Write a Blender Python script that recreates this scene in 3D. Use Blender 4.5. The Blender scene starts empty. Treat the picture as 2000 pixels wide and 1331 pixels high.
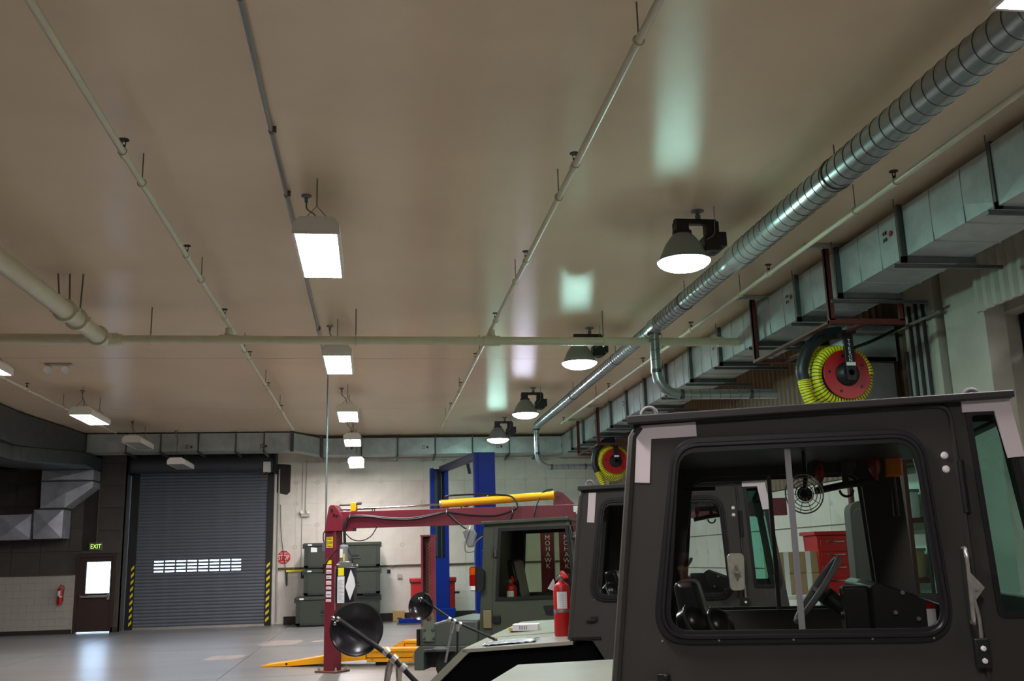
import bpy, math, random
from math import sin, cos, pi, radians, sqrt, atan2
from mathutils import Vector, Matrix
from mathutils.geometry import tessellate_polygon
random.seed(7)
SC = bpy.context.scene
COL = SC.collection

# ------------------------------------------------------------------ camera, sky, exposure
cam = bpy.data.cameras.new('camera'); cam.sensor_width = 36; cam.lens = 34.99
cam.clip_start = 0.02; cam.clip_end = 300
cob = bpy.data.objects.new('camera', cam); COL.objects.link(cob)
yaw, pitch, roll = radians(8.108), radians(12.422), radians(-1.528)
fw = Vector((sin(yaw)*cos(pitch), cos(yaw)*cos(pitch), sin(pitch)))
r0 = Vector((cos(yaw), -sin(yaw), 0)); u0 = r0.cross(fw)
rr = r0*cos(roll)+u0*sin(roll); uu = -r0*sin(roll)+u0*cos(roll)
m3 = Matrix((rr, uu, -fw)).transposed()
cob.matrix_world = Matrix.Translation((0, 0, 1.75)) @ m3.to_4x4()
SC.camera = cob
w = bpy.data.worlds.new('sky'); SC.world = w; w.use_nodes = True
w.node_tree.nodes['Background'].inputs[0].default_value = (0.55, 0.75, 1.0, 1)
w.node_tree.nodes['Background'].inputs[1].default_value = 9.0
SC.view_settings.view_transform = 'Standard'; SC.view_settings.look = 'None'
SC.view_settings.exposure = 0.0; SC.view_settings.gamma = 1.0; SC.view_settings.use_curve_mapping = False
SC.cycles.max_bounces = 10; SC.cycles.diffuse_bounces = 5; SC.cycles.transparent_max_bounces = 16
SC.cycles.sample_clamp_indirect = 6.0
E_LED, E_BAY = 112.0, 138.0

# ------------------------------------------------------------------ materials
def lin(c):
    return tuple(((v/255)/12.92 if v/255 <= 0.04045 else ((v/255+0.055)/1.055)**2.4) for v in c)
MATS = {}
def mat(name, rgb, rough=0.6, metal=0.0, var=0.0, vscale=4.0, bump=0.0, bscale=40.0, spec=0.5, coat=0.0, stretch=None, dirt=None):
    if name in MATS: return MATS[name]
    m = bpy.data.materials.new(name); m.use_nodes = True
    n = m.node_tree.nodes; l = m.node_tree.links; b = n['Principled BSDF']
    c = lin(rgb)
    b.inputs['Base Color'].default_value = (*c, 1); b.inputs['Roughness'].default_value = rough
    b.inputs['Metallic'].default_value = metal; b.inputs['Specular IOR Level'].default_value = spec
    b.inputs['Coat Weight'].default_value = coat
    if var or bump or dirt:
        tc = n.new('ShaderNodeTexCoord'); mp = n.new('ShaderNodeMapping')
        l.new(tc.outputs['Object'], mp.inputs[0])
        if stretch: mp.inputs['Scale'].default_value = stretch
        if var or dirt:
            nz = n.new('ShaderNodeTexNoise'); nz.inputs['Scale'].default_value = vscale; nz.inputs['Detail'].default_value = 6
            nz.inputs['Roughness'].default_value = 0.65
            l.new(mp.outputs[0], nz.inputs['Vector'])
            cr = n.new('ShaderNodeValToRGB')
            lo = tuple(max(0, x*(1-var)) for x in c); hi = tuple(min(1, x*(1+var*0.7)) for x in c)
            cr.color_ramp.elements[0].position = 0.3; cr.color_ramp.elements[0].color = (*lo, 1)
            cr.color_ramp.elements[1].position = 0.7; cr.color_ramp.elements[1].color = (*hi, 1)
            l.new(nz.outputs['Fac'], cr.inputs[0]); out = cr.outputs[0]
            if dirt:
                n2 = n.new('ShaderNodeTexNoise'); n2.inputs['Scale'].default_value = dirt[1]; n2.inputs['Detail'].default_value = 8
                l.new(mp.outputs[0], n2.inputs['Vector'])
                r2 = n.new('ShaderNodeValToRGB'); r2.color_ramp.elements[0].position = dirt[2]; r2.color_ramp.elements[1].position = dirt[2]+0.08
                mx = n.new('ShaderNodeMix'); mx.data_type = 'RGBA'
                l.new(n2.outputs['Fac'], r2.inputs[0]); l.new(r2.outputs[0], mx.inputs[0])
                l.new(out, mx.inputs[6]); mx.inputs[7].default_value = (*lin(dirt[0]), 1); out = mx.outputs[2]
            l.new(out, b.inputs['Base Color'])
        if bump:
            nb = n.new('ShaderNodeTexNoise'); nb.inputs['Scale'].default_value = bscale; nb.inputs['Detail'].default_value = 4
            l.new(mp.outputs[0], nb.inputs['Vector'])
            bp = n.new('ShaderNodeBump'); bp.inputs['Strength'].default_value = bump; bp.inputs['Distance'].default_value = 0.01
            l.new(nb.outputs['Fac'], bp.inputs['Height']); l.new(bp.outputs[0], b.inputs['Normal'])
    MATS[name] = m
    return m
def emit(name, col, s):
    if name in MATS: return MATS[name]
    m = bpy.data.materials.new(name); m.use_nodes = True
    b = m.node_tree.nodes['Principled BSDF']
    b.inputs['Base Color'].default_value = (0.8, 0.8, 0.8, 1)
    b.inputs['Emission Color'].default_value = (*col, 1); b.inputs['Emission Strength'].default_value = s
    MATS[name] = m
    return m
def glass(name, tint, refl=1.0, rough=0.0):
    if name in MATS: return MATS[name]
    m = bpy.data.materials.new(name); m.use_nodes = True
    n = m.node_tree.nodes; l = m.node_tree.links; n.remove(n['Principled BSDF'])
    tr = n.new('ShaderNodeBsdfTransparent'); tr.inputs[0].default_value = (*tint, 1)
    gl = n.new('ShaderNodeBsdfGlossy'); gl.inputs['Roughness'].default_value = rough
    fr = n.new('ShaderNodeFresnel'); fr.inputs[0].default_value = 1.5
    mu = n.new('ShaderNodeMath'); mu.operation = 'MULTIPLY'; mu.inputs[1].default_value = refl
    mx = n.new('ShaderNodeMixShader')
    ge = n.new('ShaderNodeNewGeometry'); iv = n.new('ShaderNodeMath'); iv.operation = 'SUBTRACT'; iv.inputs[0].default_value = 1.0
    l.new(ge.outputs['Backfacing'], iv.inputs[1]); m2 = n.new('ShaderNodeMath'); m2.operation = 'MULTIPLY'; m2.use_clamp = True
    l.new(fr.outputs[0], mu.inputs[0]); l.new(mu.outputs[0], m2.inputs[0]); l.new(iv.outputs[0], m2.inputs[1]); l.new(m2.outputs[0], mx.inputs[0])
    l.new(tr.outputs[0], mx.inputs[1]); l.new(gl.outputs[0], mx.inputs[2])
    l.new(mx.outputs[0], n['Material Output'].inputs[0])
    MATS[name] = m
    return m

M_ceil = mat('ceiling_paint', (226, 202, 172), 0.30, 0, 0.10, 0.35, 0.0)
nb_ = M_ceil.node_tree.nodes['Principled BSDF']
nb_.inputs['Anisotropic'].default_value = 0.85
_cx = M_ceil.node_tree.nodes.new('ShaderNodeCombineXYZ'); _cx.inputs[1].default_value = 1.0
M_ceil.node_tree.links.new(_cx.outputs[0], nb_.inputs['Tangent'])
M_floor = mat('floor_concrete', (126, 126, 124), 0.30, 0, 0.22, 0.8, 0.04, 30, 0.5, 0, (0.35, 1.6, 1), ((120, 116, 108), 0.6, 0.60))
M_joint = mat('dark_joint', (70, 66, 60), 0.9)
M_white = mat('wall_white_paint', (212, 206, 193), 0.75, 0, 0.10, 1.6, 0.10, 25, 0.3, 0, None, ((150, 138, 116), 1.4, 0.66))
M_whitel = mat('wall_white_lower', (216, 212, 202), 0.7, 0, 0.08, 1.8, 0.10, 25, 0.3, 0, None, ((150, 140, 128), 2.1, 0.68))
M_whitew = mat('wall_white_dimmed', (168, 163, 154), 0.7, 0, 0.12, 1.5, 0.10, 25, 0.3, 0, None, ((120, 112, 102), 2.1, 0.62))  # lower white darkened in colour to offset lamp spill, plus dirt blotches
M_grey = mat('wall_bare_concrete', (76, 71, 66), 0.85, 0, 0.25, 1.3, 0.15, 20, 0.3)
M_ribw = mat('wall_ribbed_brown', (120, 100, 78), 0.6, 0, 0.1, 2)
M_pale = mat('column_paint', (176, 172, 160), 0.6, 0, 0.1, 2)
M_galv = mat('galvanized_steel', (172, 180, 180), 0.38, 0.3, 0.20, 3.0, 0.05, 14)
M_galvd = mat('galvanized_dark', (96, 100, 102), 0.45, 0.8, 0.2, 5)
M_spiral = mat('spiral_steel', (162, 168, 168), 0.28, 0.7, 0.15, 3.0, 0.0)
M_pipe = mat('cream_pipe_paint', (205, 198, 172), 0.35, 0, 0.06, 5)
M_rod = mat('rod_steel', (120, 112, 98), 0.5, 0.6)
M_brass = mat('sprinkler_bronze', (58, 48, 36), 0.5, 0.6)
M_cond = mat('conduit_steel', (150, 158, 166), 0.3, 0.85)
M_hous = mat('fixture_white', (226, 222, 216), 0.4)
M_led = emit('led_lens_lit', (1.0, 0.93, 0.95), E_LED)
M_off = mat('led_lens_off', (188, 186, 182), 0.25)
M_bayc = emit('bay_lens_cyan', (0.55, 1.0, 0.86), E_BAY)
M_bayv = emit('bay_lens_violet', (0.80, 0.80, 1.0), E_BAY)
M_refl = mat('bay_reflector', (142, 156, 156), 0.4, 0.3)
M_blk = mat('black_metal', (26, 26, 27), 0.45, 0.2)
M_rub = mat('black_rubber', (16, 15, 17), 0.42)
M_vinyl = mat('black_vinyl', (18, 18, 19), 0.28)
M_maroon = mat('maroon_paint', (112, 28, 44), 0.42, 0, 0.10, 3)
M_redfr = mat('red_oxide_paint', (88, 34, 28), 0.6, 0, 0.2, 6)
M_red = mat('red_paint', (176, 22, 22), 0.4, 0, 0.12, 3)
M_redr = mat('red_reel', (166, 24, 26), 0.4)
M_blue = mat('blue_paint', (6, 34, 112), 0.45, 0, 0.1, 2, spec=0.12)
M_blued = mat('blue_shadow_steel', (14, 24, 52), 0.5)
M_yel = mat('yellow_paint', (246, 168, 16), 0.4, 0, 0.08, 2)
M_yelc = mat('yellow_sticker', (236, 224, 20), 0.5)
M_hosey = mat('hose_yellow', (212, 206, 16), 0.45)
M_hoseb = mat('hose_black', (20, 22, 20), 0.5)
M_sleeve = mat('hose_sleeve', (18, 26, 32), 0.45)
M_crate = mat('crate_green', (48, 55, 44), 0.6, 0, 0.12, 3)
M_crated = mat('crate_trim', (38, 43, 35), 0.6)
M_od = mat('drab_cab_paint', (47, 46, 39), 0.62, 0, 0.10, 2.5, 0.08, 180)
M_odh = mat('drab_hood_toplit', (134, 134, 121), 0.5, 0, 0.12, 2.2)  # cab drab lightened: overhead light put into the colour, plus dust
M_odg = mat('green_truck_paint', (62, 66, 52), 0.5, 0, 0.08, 2.5)
M_odl = mat('drab_tan_hinge', (122, 112, 76), 0.5)
M_tape = mat('white_tape', (214, 204, 204), 0.5)
M_chrome = mat('chrome', (200, 198, 196), 0.12, 1.0)
M_alu = mat('bare_aluminium', (196, 192, 184), 0.35, 0.9, 0.2, 30)
M_gpaint = mat('grey_paint', (120, 120, 122), 0.5)
M_paper = mat('white_paper', (226, 226, 228), 0.6, 0, 0.05, 40)
M_card = mat('brown_cardboard', (170, 140, 104), 0.8, 0, 0.1, 6)
M_slat = mat('door_slat_grey', (94, 99, 108), 0.5, 0.2, 0.10, 3)
M_doorb = mat('brown_door', (52, 34, 28), 0.5)
M_haz = mat('hazard_yellow', (222, 206, 20), 0.5)
M_stop = mat('sign_red', (196, 28, 34), 0.4)
M_signw = mat('sign_white', (238, 234, 230), 0.5)
M_exit = emit('exit_green', (0.55, 1.0, 0.05), 1.3)
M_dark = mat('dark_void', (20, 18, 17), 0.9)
M_tire = mat('tyre_rubber', (24, 23, 22), 0.8, 0, 0.1, 8)
M_glass = glass('side_glass', (0.94, 0.955, 0.945), 1.8)
M_teal = glass('teal_glass', (0.72, 0.92, 0.87), 1.7)
M_dglass = glass('smoked_glass', (0.80, 0.82, 0.76), 1.9)
M_cover = mat('truck_cover_paint', (76, 79, 72), 0.42, 0, 0.1, 3)
M_roof = mat('cab_roof_dark', (40, 38, 36), 0.6)
M_engshade = mat('engine_bay_shade', (8, 8, 8), 0.95, spec=0.05)  # near-black colour stands in for the shade under the loader hood
M_mark = mat('duct_mark_red', (140, 36, 36), 0.6)
M_galvb = mat('galvanized_bright', (190, 193, 202), 0.33, 0.5, 0.25, 2.5, 0.05, 10)
M_clear = glass('clear_glass', (0.95, 0.97, 1.0), 1.0)
M_lensr = mat('red_lens', (150, 14, 10), 0.15)
M_lenso = mat('orange_lens', (214, 84, 8), 0.2)
M_orange = mat('amber_lamp', (236, 128, 14), 0.25)
M_skin = mat('skin', (196, 140, 112), 0.55)
M_hair = mat('auburn_hair', (70, 26, 16), 0.5)
M_cloth = mat('dark_jacket', (38, 40, 34), 0.85, 0, 0.2, 20)
M_bag = mat('plastic_sheet', (170, 178, 182), 0.15, 0, 0.1, 8, 0.5, 18)
M_dash = mat('dash_black', (22, 22, 23), 0.4)
M_pave = mat('outside_pavement', (190, 188, 184), 0.9)
M_wood = mat('baseboard_dark', (44, 34, 28), 0.7)
M_copper = mat('dark_rail_pipe', (96, 76, 56), 0.5, 0.3)
M_rust = mat('rust_plate', (110, 66, 50), 0.7)

# ------------------------------------------------------------------ mesh helpers
class MB:
    def __init__(s): s.V = []; s.F = []; s.I = []; s.flat = False
    def add(s, vs, fs, m=0):
        o = len(s.V); s.V += [tuple(v) for v in vs]
        for f in fs: s.F.append(tuple(i+o for i in f)); s.I.append(m)
        return s
    def box(s, lo, hi, m=0, T=None):
        x0, y0, z0 = lo; x1, y1, z1 = hi
        vs = [Vector(p) for p in ((x0,y0,z0),(x1,y0,z0),(x1,y1,z0),(x0,y1,z0),(x0,y0,z1),(x1,y0,z1),(x1,y1,z1),(x0,y1,z1))]
        if T: vs = [T @ v for v in vs]
        return s.add(vs, [(3,2,1,0),(4,5,6,7),(0,1,5,4),(1,2,6,5),(2,3,7,6),(3,0,4,7)], m)
    def cbox(s, c, d, m=0, T=None):
        return s.box([c[i]-d[i]/2 for i in range(3)], [c[i]+d[i]/2 for i in range(3)], m, T)
    def prism(s, poly, o, ex, ey, dep, m=0):
        """poly in 2D, placed at o with axes ex, ey, extruded by vector dep"""
        o, ex, ey, dep = map(Vector, (o, ex, ey, dep)); n = len(poly)
        a = [o+ex*p[0]+ey*p[1] for p in poly]; b = [v+dep for v in a]
        flip = ex.cross(ey).dot(dep) > 0
        fs = [tuple(range(n-1, -1, -1)), tuple(range(n, 2*n))] + [(i, (i+1) % n, (i+1) % n+n, i+n) for i in range(n)]
        area = sum(poly[i][0]*poly[(i+1) % n][1]-poly[(i+1) % n][0]*poly[i][1] for i in range(n))
        if (area > 0) != flip: fs = [tuple(reversed(f)) for f in fs]
        return s.add(a+b, fs, m)
    def plate(s, outer, holes, o, ex, ey, dep, m=0):
        o, ex, ey, dep = map(Vector, (o, ex, ey, dep)); s.flat = True
        loops = [list(outer)]+[list(h) for h in holes]
        flat = [p for lp in loops for p in lp]; n = len(flat)
        tris = tessellate_polygon([[Vector((p[0], p[1], 0)) for p in lp] for lp in loops])
        a = [o+ex*p[0]+ey*p[1] for p in flat]; b = [v+dep for v in a]
        fs = []; want = -1 if ex.cross(ey).dot(dep) > 0 else 1
        for t in tris:
            p, q, r = (flat[i] for i in t)
            ar = (q[0]-p[0])*(r[1]-p[1])-(q[1]-p[1])*(r[0]-p[0])
            t = tuple(t) if ar*want > 0 else tuple(reversed(t))
            fs.append(t); fs.append(tuple(i+n for i in reversed(t)))
        k = 0
        for li, lp in enumerate(loops):
            c = len(lp); ar = sum(lp[i][0]*lp[(i+1) % c][1]-lp[(i+1) % c][0]*lp[i][1] for i in range(c))
            for i in range(c):
                f = (k+i, k+(i+1) % c, k+(i+1) % c+n, k+i+n)
                if (ar*want > 0) == (li == 0): f = tuple(reversed(f))
                fs.append(f)
            k += c
        return s.add(a+b, fs, m)
    def tube(s, path, r, n=10, m=0, caps=True, mats=None, closed=False):
        P = [Vector(p) for p in path]; N = len(P)
        rad = r if isinstance(r, (list, tuple)) else [r]*N
        T = []
        for i in range(N):
            a = P[(i-1) % N] if (closed or i > 0) else P[i]; b = P[(i+1) % N] if (closed or i < N-1) else P[i]
            T.append((b-a).normalized())
        up = Vector((0, 0, 1)) if abs(T[0].z) < 0.9 else Vector((1, 0, 0))
        U = (up-T[0]*up.dot(T[0])).normalized(); vs = []
        for i in range(N):
            U = (U-T[i]*U.dot(T[i])).normalized(); W = T[i].cross(U)
            for k in range(n):
                a = 2*pi*k/n; vs.append(P[i]+(U*cos(a)+W*sin(a))*rad[i])
        o = len(s.V); s.V += [tuple(v) for v in vs]
        for i in range(N if closed else N-1):
            j = (i+1) % N
            for k in range(n):
                k2 = (k+1) % n
                s.F.append((o+i*n+k, o+i*n+k2, o+j*n+k2, o+j*n+k)); s.I.append(mats[i % len(mats)] if mats else m)
        if caps and not closed:
            s.F.append(tuple(o+k for k in range(n-1, -1, -1))); s.I.append(m)
            s.F.append(tuple(o+(N-1)*n+k for k in range(n))); s.I.append(m)
        return s
    def cyl(s, p, q, r, r2=None, n=16, m=0):
        return s.tube([p, q], [r, r if r2 is None else r2], n, m)
    def lathe(s, prof, o, ax, n=24, m=0):
        """prof: (radius, height) along axis ax from o"""
        o = Vector(o); ax = Vector(ax).normalized()
        up = Vector((0, 0, 1)) if abs(ax.z) < 0.9 else Vector((1, 0, 0))
        U = (up-ax*up.dot(ax)).normalized(); W = ax.cross(U); b = len(s.V)
        for r, h in prof:
            for k in range(n):
                a = 2*pi*k/n; s.V.append(tuple(o+ax*h+(U*cos(a)+W*sin(a))*max(r, 1e-5)))
        for i in range(len(prof)-1):
            for k in range(n):
                k2 = (k+1) % n
                s.F.append((b+i*n+k, b+i*n+k2, b+(i+1)*n+k2, b+(i+1)*n+k)); s.I.append(m)
        return s
    def ball(s, c, r, n=14, m=0, sc=(1, 1, 1)):
        c = Vector(c); b = len(s.V); R = n//2
        for i in range(R+1):
            t = pi*i/R
            for k in range(n):
                a = 2*pi*k/n
                s.V.append((c.x+r*sc[0]*sin(t)*cos(a), c.y+r*sc[1]*sin(t)*sin(a), c.z-r*sc[2]*cos(t)))
        for i in range(R):
            for k in range(n):
                k2 = (k+1) % n
                s.F.append((b+i*n+k, b+i*n+k2, b+(i+1)*n+k2, b+(i+1)*n+k)); s.I.append(m)
        return s
    def torus(s, c, R, r, ax=(0, 0, 1), n=24, k=8, m=0, a0=0, a1=2*pi, mats=None):
        c = Vector(c); ax = Vector(ax).normalized()
        up = Vector((0, 0, 1)) if abs(ax.z) < 0.9 else Vector((1, 0, 0))
        U = (up-ax*up.dot(ax)).normalized(); W = ax.cross(U)
        full = abs(a1-a0-2*pi) < 1e-6
        pts = [c+(U*cos(a0+(a1-a0)*i/n)+W*sin(a0+(a1-a0)*i/n))*R for i in range(n if full else n+1)]
        return s.tube(pts, r, k, m, True, mats, full)
    def mesh(s, name, mats, ang=38):
        me = bpy.data.meshes.new(name); me.from_pydata(s.V, [], s.F)
        for x in (mats if isinstance(mats, (list, tuple)) else [mats]): me.materials.append(x)
        me.polygons.foreach_set('material_index', s.I)
        me.polygons.foreach_set('use_smooth', [not s.flat]*len(s.F))
        me.update(); me.validate()
        try: me.set_sharp_from_angle(angle=radians(ang))
        except Exception: pass
        return me
    def build(s, name, mats, parent=None, bevel=0, ang=38):
        o = bpy.data.objects.new(name, s.mesh(name, mats, ang)); COL.objects.link(o)
        if parent: o.parent = parent
        if bevel:
            b = o.modifiers.new('bevel', 'BEVEL'); b.width = bevel; b.segments = 2; b.limit_method = 'ANGLE'; b.angle_limit = radians(40)
        return o
def thing(name, label, cat, loc=(0, 0, 0), rz=0, group=None):
    o = bpy.data.objects.new(name, None); COL.objects.link(o); o.empty_display_size = 0.1
    o.location = loc; o.rotation_euler = (0, 0, rz); o['label'] = label; o['category'] = cat
    if group: o['group'] = group
    return o
def tag(o, label, cat, group=None):
    o['label'] = label; o['category'] = cat
    if group: o['group'] = group
    return o
def struct(o, label=None):
    o['kind'] = 'structure'
    if label: o['label'] = label
    return o
def kids(o): return [c for c in COL.objects if c.parent == o]
def copy_tree(o, parent=None):
    c = o.copy(); COL.objects.link(c)
    if parent: c.parent = parent
    for ch in kids(o): copy_tree(ch, c)
    return c
def inst(name, me, parent, loc):
    o = bpy.data.objects.new(name, me); COL.objects.link(o); o.parent = parent; o.location = loc
    return o
def text(name, s, size, m, parent, loc, rot=(pi/2, 0, 0), spacing=1.0, sx=1.0, line=1.0):
    cu = bpy.data.curves.new(name, 'FONT'); cu.body = s; cu.size = size; cu.extrude = 0.0012
    cu.align_x = 'CENTER'; cu.align_y = 'CENTER'; cu.space_character = spacing; cu.space_line = line
    cu.resolution_u = 3
    t = bpy.data.objects.new(name, cu); COL.objects.link(t)
    bpy.context.view_layer.update()
    me = bpy.data.meshes.new_from_object(t); bpy.data.objects.remove(t)
    me.materials.clear(); me.materials.append(m)
    o = bpy.data.objects.new(name, me); COL.objects.link(o); o.parent = parent; o.location = loc; o.rotation_euler = rot; o.scale = (sx, 1, 1)
    return o
def rpoly(pts, r, seg=5):
    n = len(pts); out = []
    rs = r if isinstance(r, (list, tuple)) else [r]*n
    for i in range(n):
        p = Vector(pts[i]).to_2d(); a = Vector(pts[i-1]).to_2d()-p; b = Vector(pts[(i+1) % n]).to_2d()-p
        if rs[i] <= 0: out.append((p.x, p.y)); continue
        la, lb = a.length, b.length; a /= la; b /= lb
        half = math.acos(max(-1, min(1, a.dot(b))))/2; d = min(rs[i]/math.tan(half), la*0.48, lb*0.48)
        p0 = p+a*d; p1 = p+b*d
        for k in range(seg+1):
            t = k/seg; q = p0*(1-t)**2+p*2*t*(1-t)+p1*t*t
            out.append((q.x, q.y))
    return out
def arc(c, ex, ey, r, a0, a1, n):
    c, ex, ey = map(Vector, (c, ex, ey))
    return [c+(ex*cos(a0+(a1-a0)*i/n)+ey*sin(a0+(a1-a0)*i/n))*r for i in range(n+1)]
def curve_pts(P, n=8):
    P = [Vector(p) for p in P]; out = []
    Q = [P[0]*2-P[1]]+P+[P[-1]*2-P[-2]]
    for i in range(1, len(Q)-2):
        for k in range(n):
            t = k/n; a, b, c, d = Q[i-1], Q[i], Q[i+1], Q[i+2]
            out.append(0.5*((2*b)+(c-a)*t+(2*a-5*b+4*c-d)*t*t+(3*b-a-3*c+d)*t**3))
    out.append(P[-1]); return out

ZC = 5.6            # ceiling
XL, XR, YB, YF = -11.0, 7.6, -9.0, 32.0
# ------------------------------------------------------------------ room shell
fl = struct(MB().box((XL-0.3, YB-0.3, -0.12), (XR+2.6, YF+0.4, -0.012)).build('floor', M_joint), 'grey polished concrete floor of the workshop')
xs = [XL, -7.0, -2.45, 2.1, XR+2.4]; ys = [YB, -2, 4.5, 11, 17.3, 23.4, 28.6, YF+0.2]
for i in range(4):
    for j in range(7):
        g = 0.006
        MB().box((xs[i]+g, ys[j]+g, -0.03), (xs[i+1]-g, ys[j+1]-g, 0)).build('slab', M_floor, fl)
for px, py, sx, sy in ((-2.1, 24.6, 0.5, 0.8), (-0.9, 24.8, 0.55, 0.35), (-2.9, 21.2, 0.4, 0.5)):
    MB().prism(rpoly([(-sx, -sy), (sx*.8, -sy*.8), (sx, sy*.9), (-sx*.7, sy)], 0.2, 4), (px, py, 0.0005), (1, 0, 0), (0, 1, 0), (0, 0, 0.001)).build('worn_red_paint', mat('worn_red_floor_paint', (150, 140, 132), 0.45, 0, 0.3, 3), fl)
ce = struct(MB().box((XL-0.3, YB-0.3, ZC+0.02), (XR+2.6, YF+0.4, ZC+0.15)).build('ceiling', M_joint), 'smooth beige metal panel ceiling')
cy = [YB, 18.95, 25.3, YF+0.3]
for j in range(3):
    MB().box((XL-0.2, cy[j]+0.006, ZC), (XR+2.5, cy[j+1]-0.006, ZC+0.03)).build('panel', M_ceil, ce)

wf = struct(MB().box((-2.72, YF+0.03, 0), (XR+0.3, YF+0.3, ZC)).box((-7.34, YF+0.03, 4.6), (-2.72, YF+0.3, ZC)).box((-3.12, YF+0.03, 0), (-2.72, YF+0.3, 4.6)).build('wall_far', M_white), 'far wall of cream painted concrete panels over white block')
# right, white part : cast panels above 1.65, block courses below
PW, PH = 0.66, 0.66
pm = MB().box((0.002, 0, 0.002), (PW-0.002, 0.035, PH-0.002)).mesh('panel', M_white)
pm2 = MB().box((0.0015, 0, 0.0015), (0.4085, 0.035, 0.201)).mesh('block', M_whitel)
for i in range(16):
    for j in range(6):
        inst('panel', pm, wf, (-3.04+i*PW, YF+random.uniform(0, 0.004), 1.64+j*PH))
for j in range(8):
    for i in range(26):
        x0 = -3.04+i*0.41-(0.2 if j % 2 else 0)
        if x0+0.4 < XR: inst('block', pm2, wf, (x0, YF+random.uniform(0, 0.003), 0.02+j*0.2025))
# form tie marks on panel corners
tie = MB().torus((0, 0, 0), 0.055, 0.006, (0, 1, 0), 12, 4).mesh('form_tie', M_pale)
for i in range(1, 14):
    for j in range(1, 6):
        if random.random() < 0.7: inst('form_tie', tie, wf, (-3.04+i*PW, YF, 1.64+j*PH))
# over-door lintel
MB().box((-7.34, YF, 4.62), (-2.96, YF+0.03, ZC)).build('lintel', M_grey, wf)
# left part 0.8 m proud
Y2 = 31.2
wl = struct(MB().plate([(XL-0.2, 0), (-7.32, 0), (-7.32, ZC), (XL-0.2, ZC)], [[(-8.50, 0.004), (-7.50, 0.004), (-7.50, 2.18), (-8.50, 2.18)]], (0, Y2+0.04, 0), (1, 0, 0), (0, 0, 1), (0, 0.2, 0)).build('wall_far_left', M_grey), 'bare grey concrete wall section left of the roller door')
MB().box((-7.40, Y2+0.03, 0), (-7.32, YF+0.3, ZC)).build('return', M_grey, wl)
pg = MB().box((0.005, 0, 0.005), (0.78, 0.04, 0.655)).mesh('panel', M_grey)
for i in range(5):
    for j in range(6):
        x0 = -8.30-(i+1)*0.785+0.785
        x0 = -11.15+i*0.785
        z0 = 1.66+j*0.66
        if x0+0.78 > -8.50 and z0 < 2.2: continue
        if x0+0.78 > -7.35: continue
        inst('panel', pg, wl, (x0, Y2, z0))
pgs = MB().box((0.005, 0, 0.005), (1.12, 0.04, 0.655)).mesh('panel', M_grey)
for j in range(5): inst('panel', pgs, wl, (-8.45, Y2, 2.24+j*0.66))
pbl = MB().box((0.0015, 0, 0.0015), (0.3985, 0.045, 0.201)).mesh('block', M_whitew)
for j in range(8):
    x0 = -11.25-(0.2 if j % 2 else 0)
    while x0 < -8.60:
        x1 = min(x0+0.40, -8.562)
        if x1-x0 > 0.39: inst('block', pbl, wl, (x0, Y2-0.005, 0.02+j*0.2025))
        else: MB().box((0.0015, 0, 0.0015), (x1-x0-0.0015, 0.045, 0.201)).build('block', M_whitew, wl).location = (x0, Y2-0.005, 0.02+j*0.2025)
        x0 += 0.40
# other walls
struct(MB().box((XL-0.3, YB, 0), (XL, YF, ZC)).build('wall_left', M_grey), 'grey left wall')
struct(MB().box((XL, YB-0.3, 0), (XR+2.5, YB, ZC)).build('wall_back', M_grey), 'grey wall behind the camera')
wr = struct(MB().box((XR+0.03, 11.0, 0), (XR+0.3, YF, ZC)).box((XR+0.03, YB, 0), (XR+0.3, 3.5, ZC)).box((XR+0.03, 3.5, 4.55), (XR+0.3, 11, ZC)).build('wall_right', M_pale), 'right wall with ribbed brown upper cladding')
rib = MB()
y = 12.6
ribm = MB().prism([(0, 0), (0.03, -0.03), (0.10, -0.03), (0.13, 0), (0.2, 0), (0.2, 0.01), (0, 0.01)], (0, 0, 2.9), (0, 1, 0), (1, 0, 0), (0, 0, 2.68)).mesh('rib_panel', M_ribw)
while y < 31.6:
    inst('rib_panel', ribm, wr, (XR, y, 0)); y += 0.2
pbr = MB().box((0, 0.004, 0.004), (0.04, 0.80, 0.70)).mesh('panel', M_whitel)
for i in range(25):
    for j in range(4): inst('panel', pbr, wr, (XR-0.01, 12.0+i*0.805, 0.02+j*0.72))
# niche behind the bay opening
struct(MB().box((XR+2.2, 3.0, 0), (XR+2.4, 11.4, ZC)).box((XR+0.3, 11.0, 0), (XR+2.3, 11.3, ZC)).box((XR+0.3, 3.1, 0), (XR+2.3, 3.4, ZC)).box((XR+0.3, 3.4, 5.0), (XR+2.3, 11.0, 5.1)).build('wall_niche', M_pale), 'recess behind the right hand bay opening')
struct(MB().box((XR+2.1, 3.4, 3.2), (XR+2.19, 11.0, 5.0)).box((XR+0.3, 10.93, 3.2), (XR+2.1, 10.99, 5.0)).build('trim_2', M_dark), 'dark upper band inside the right bay')
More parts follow.
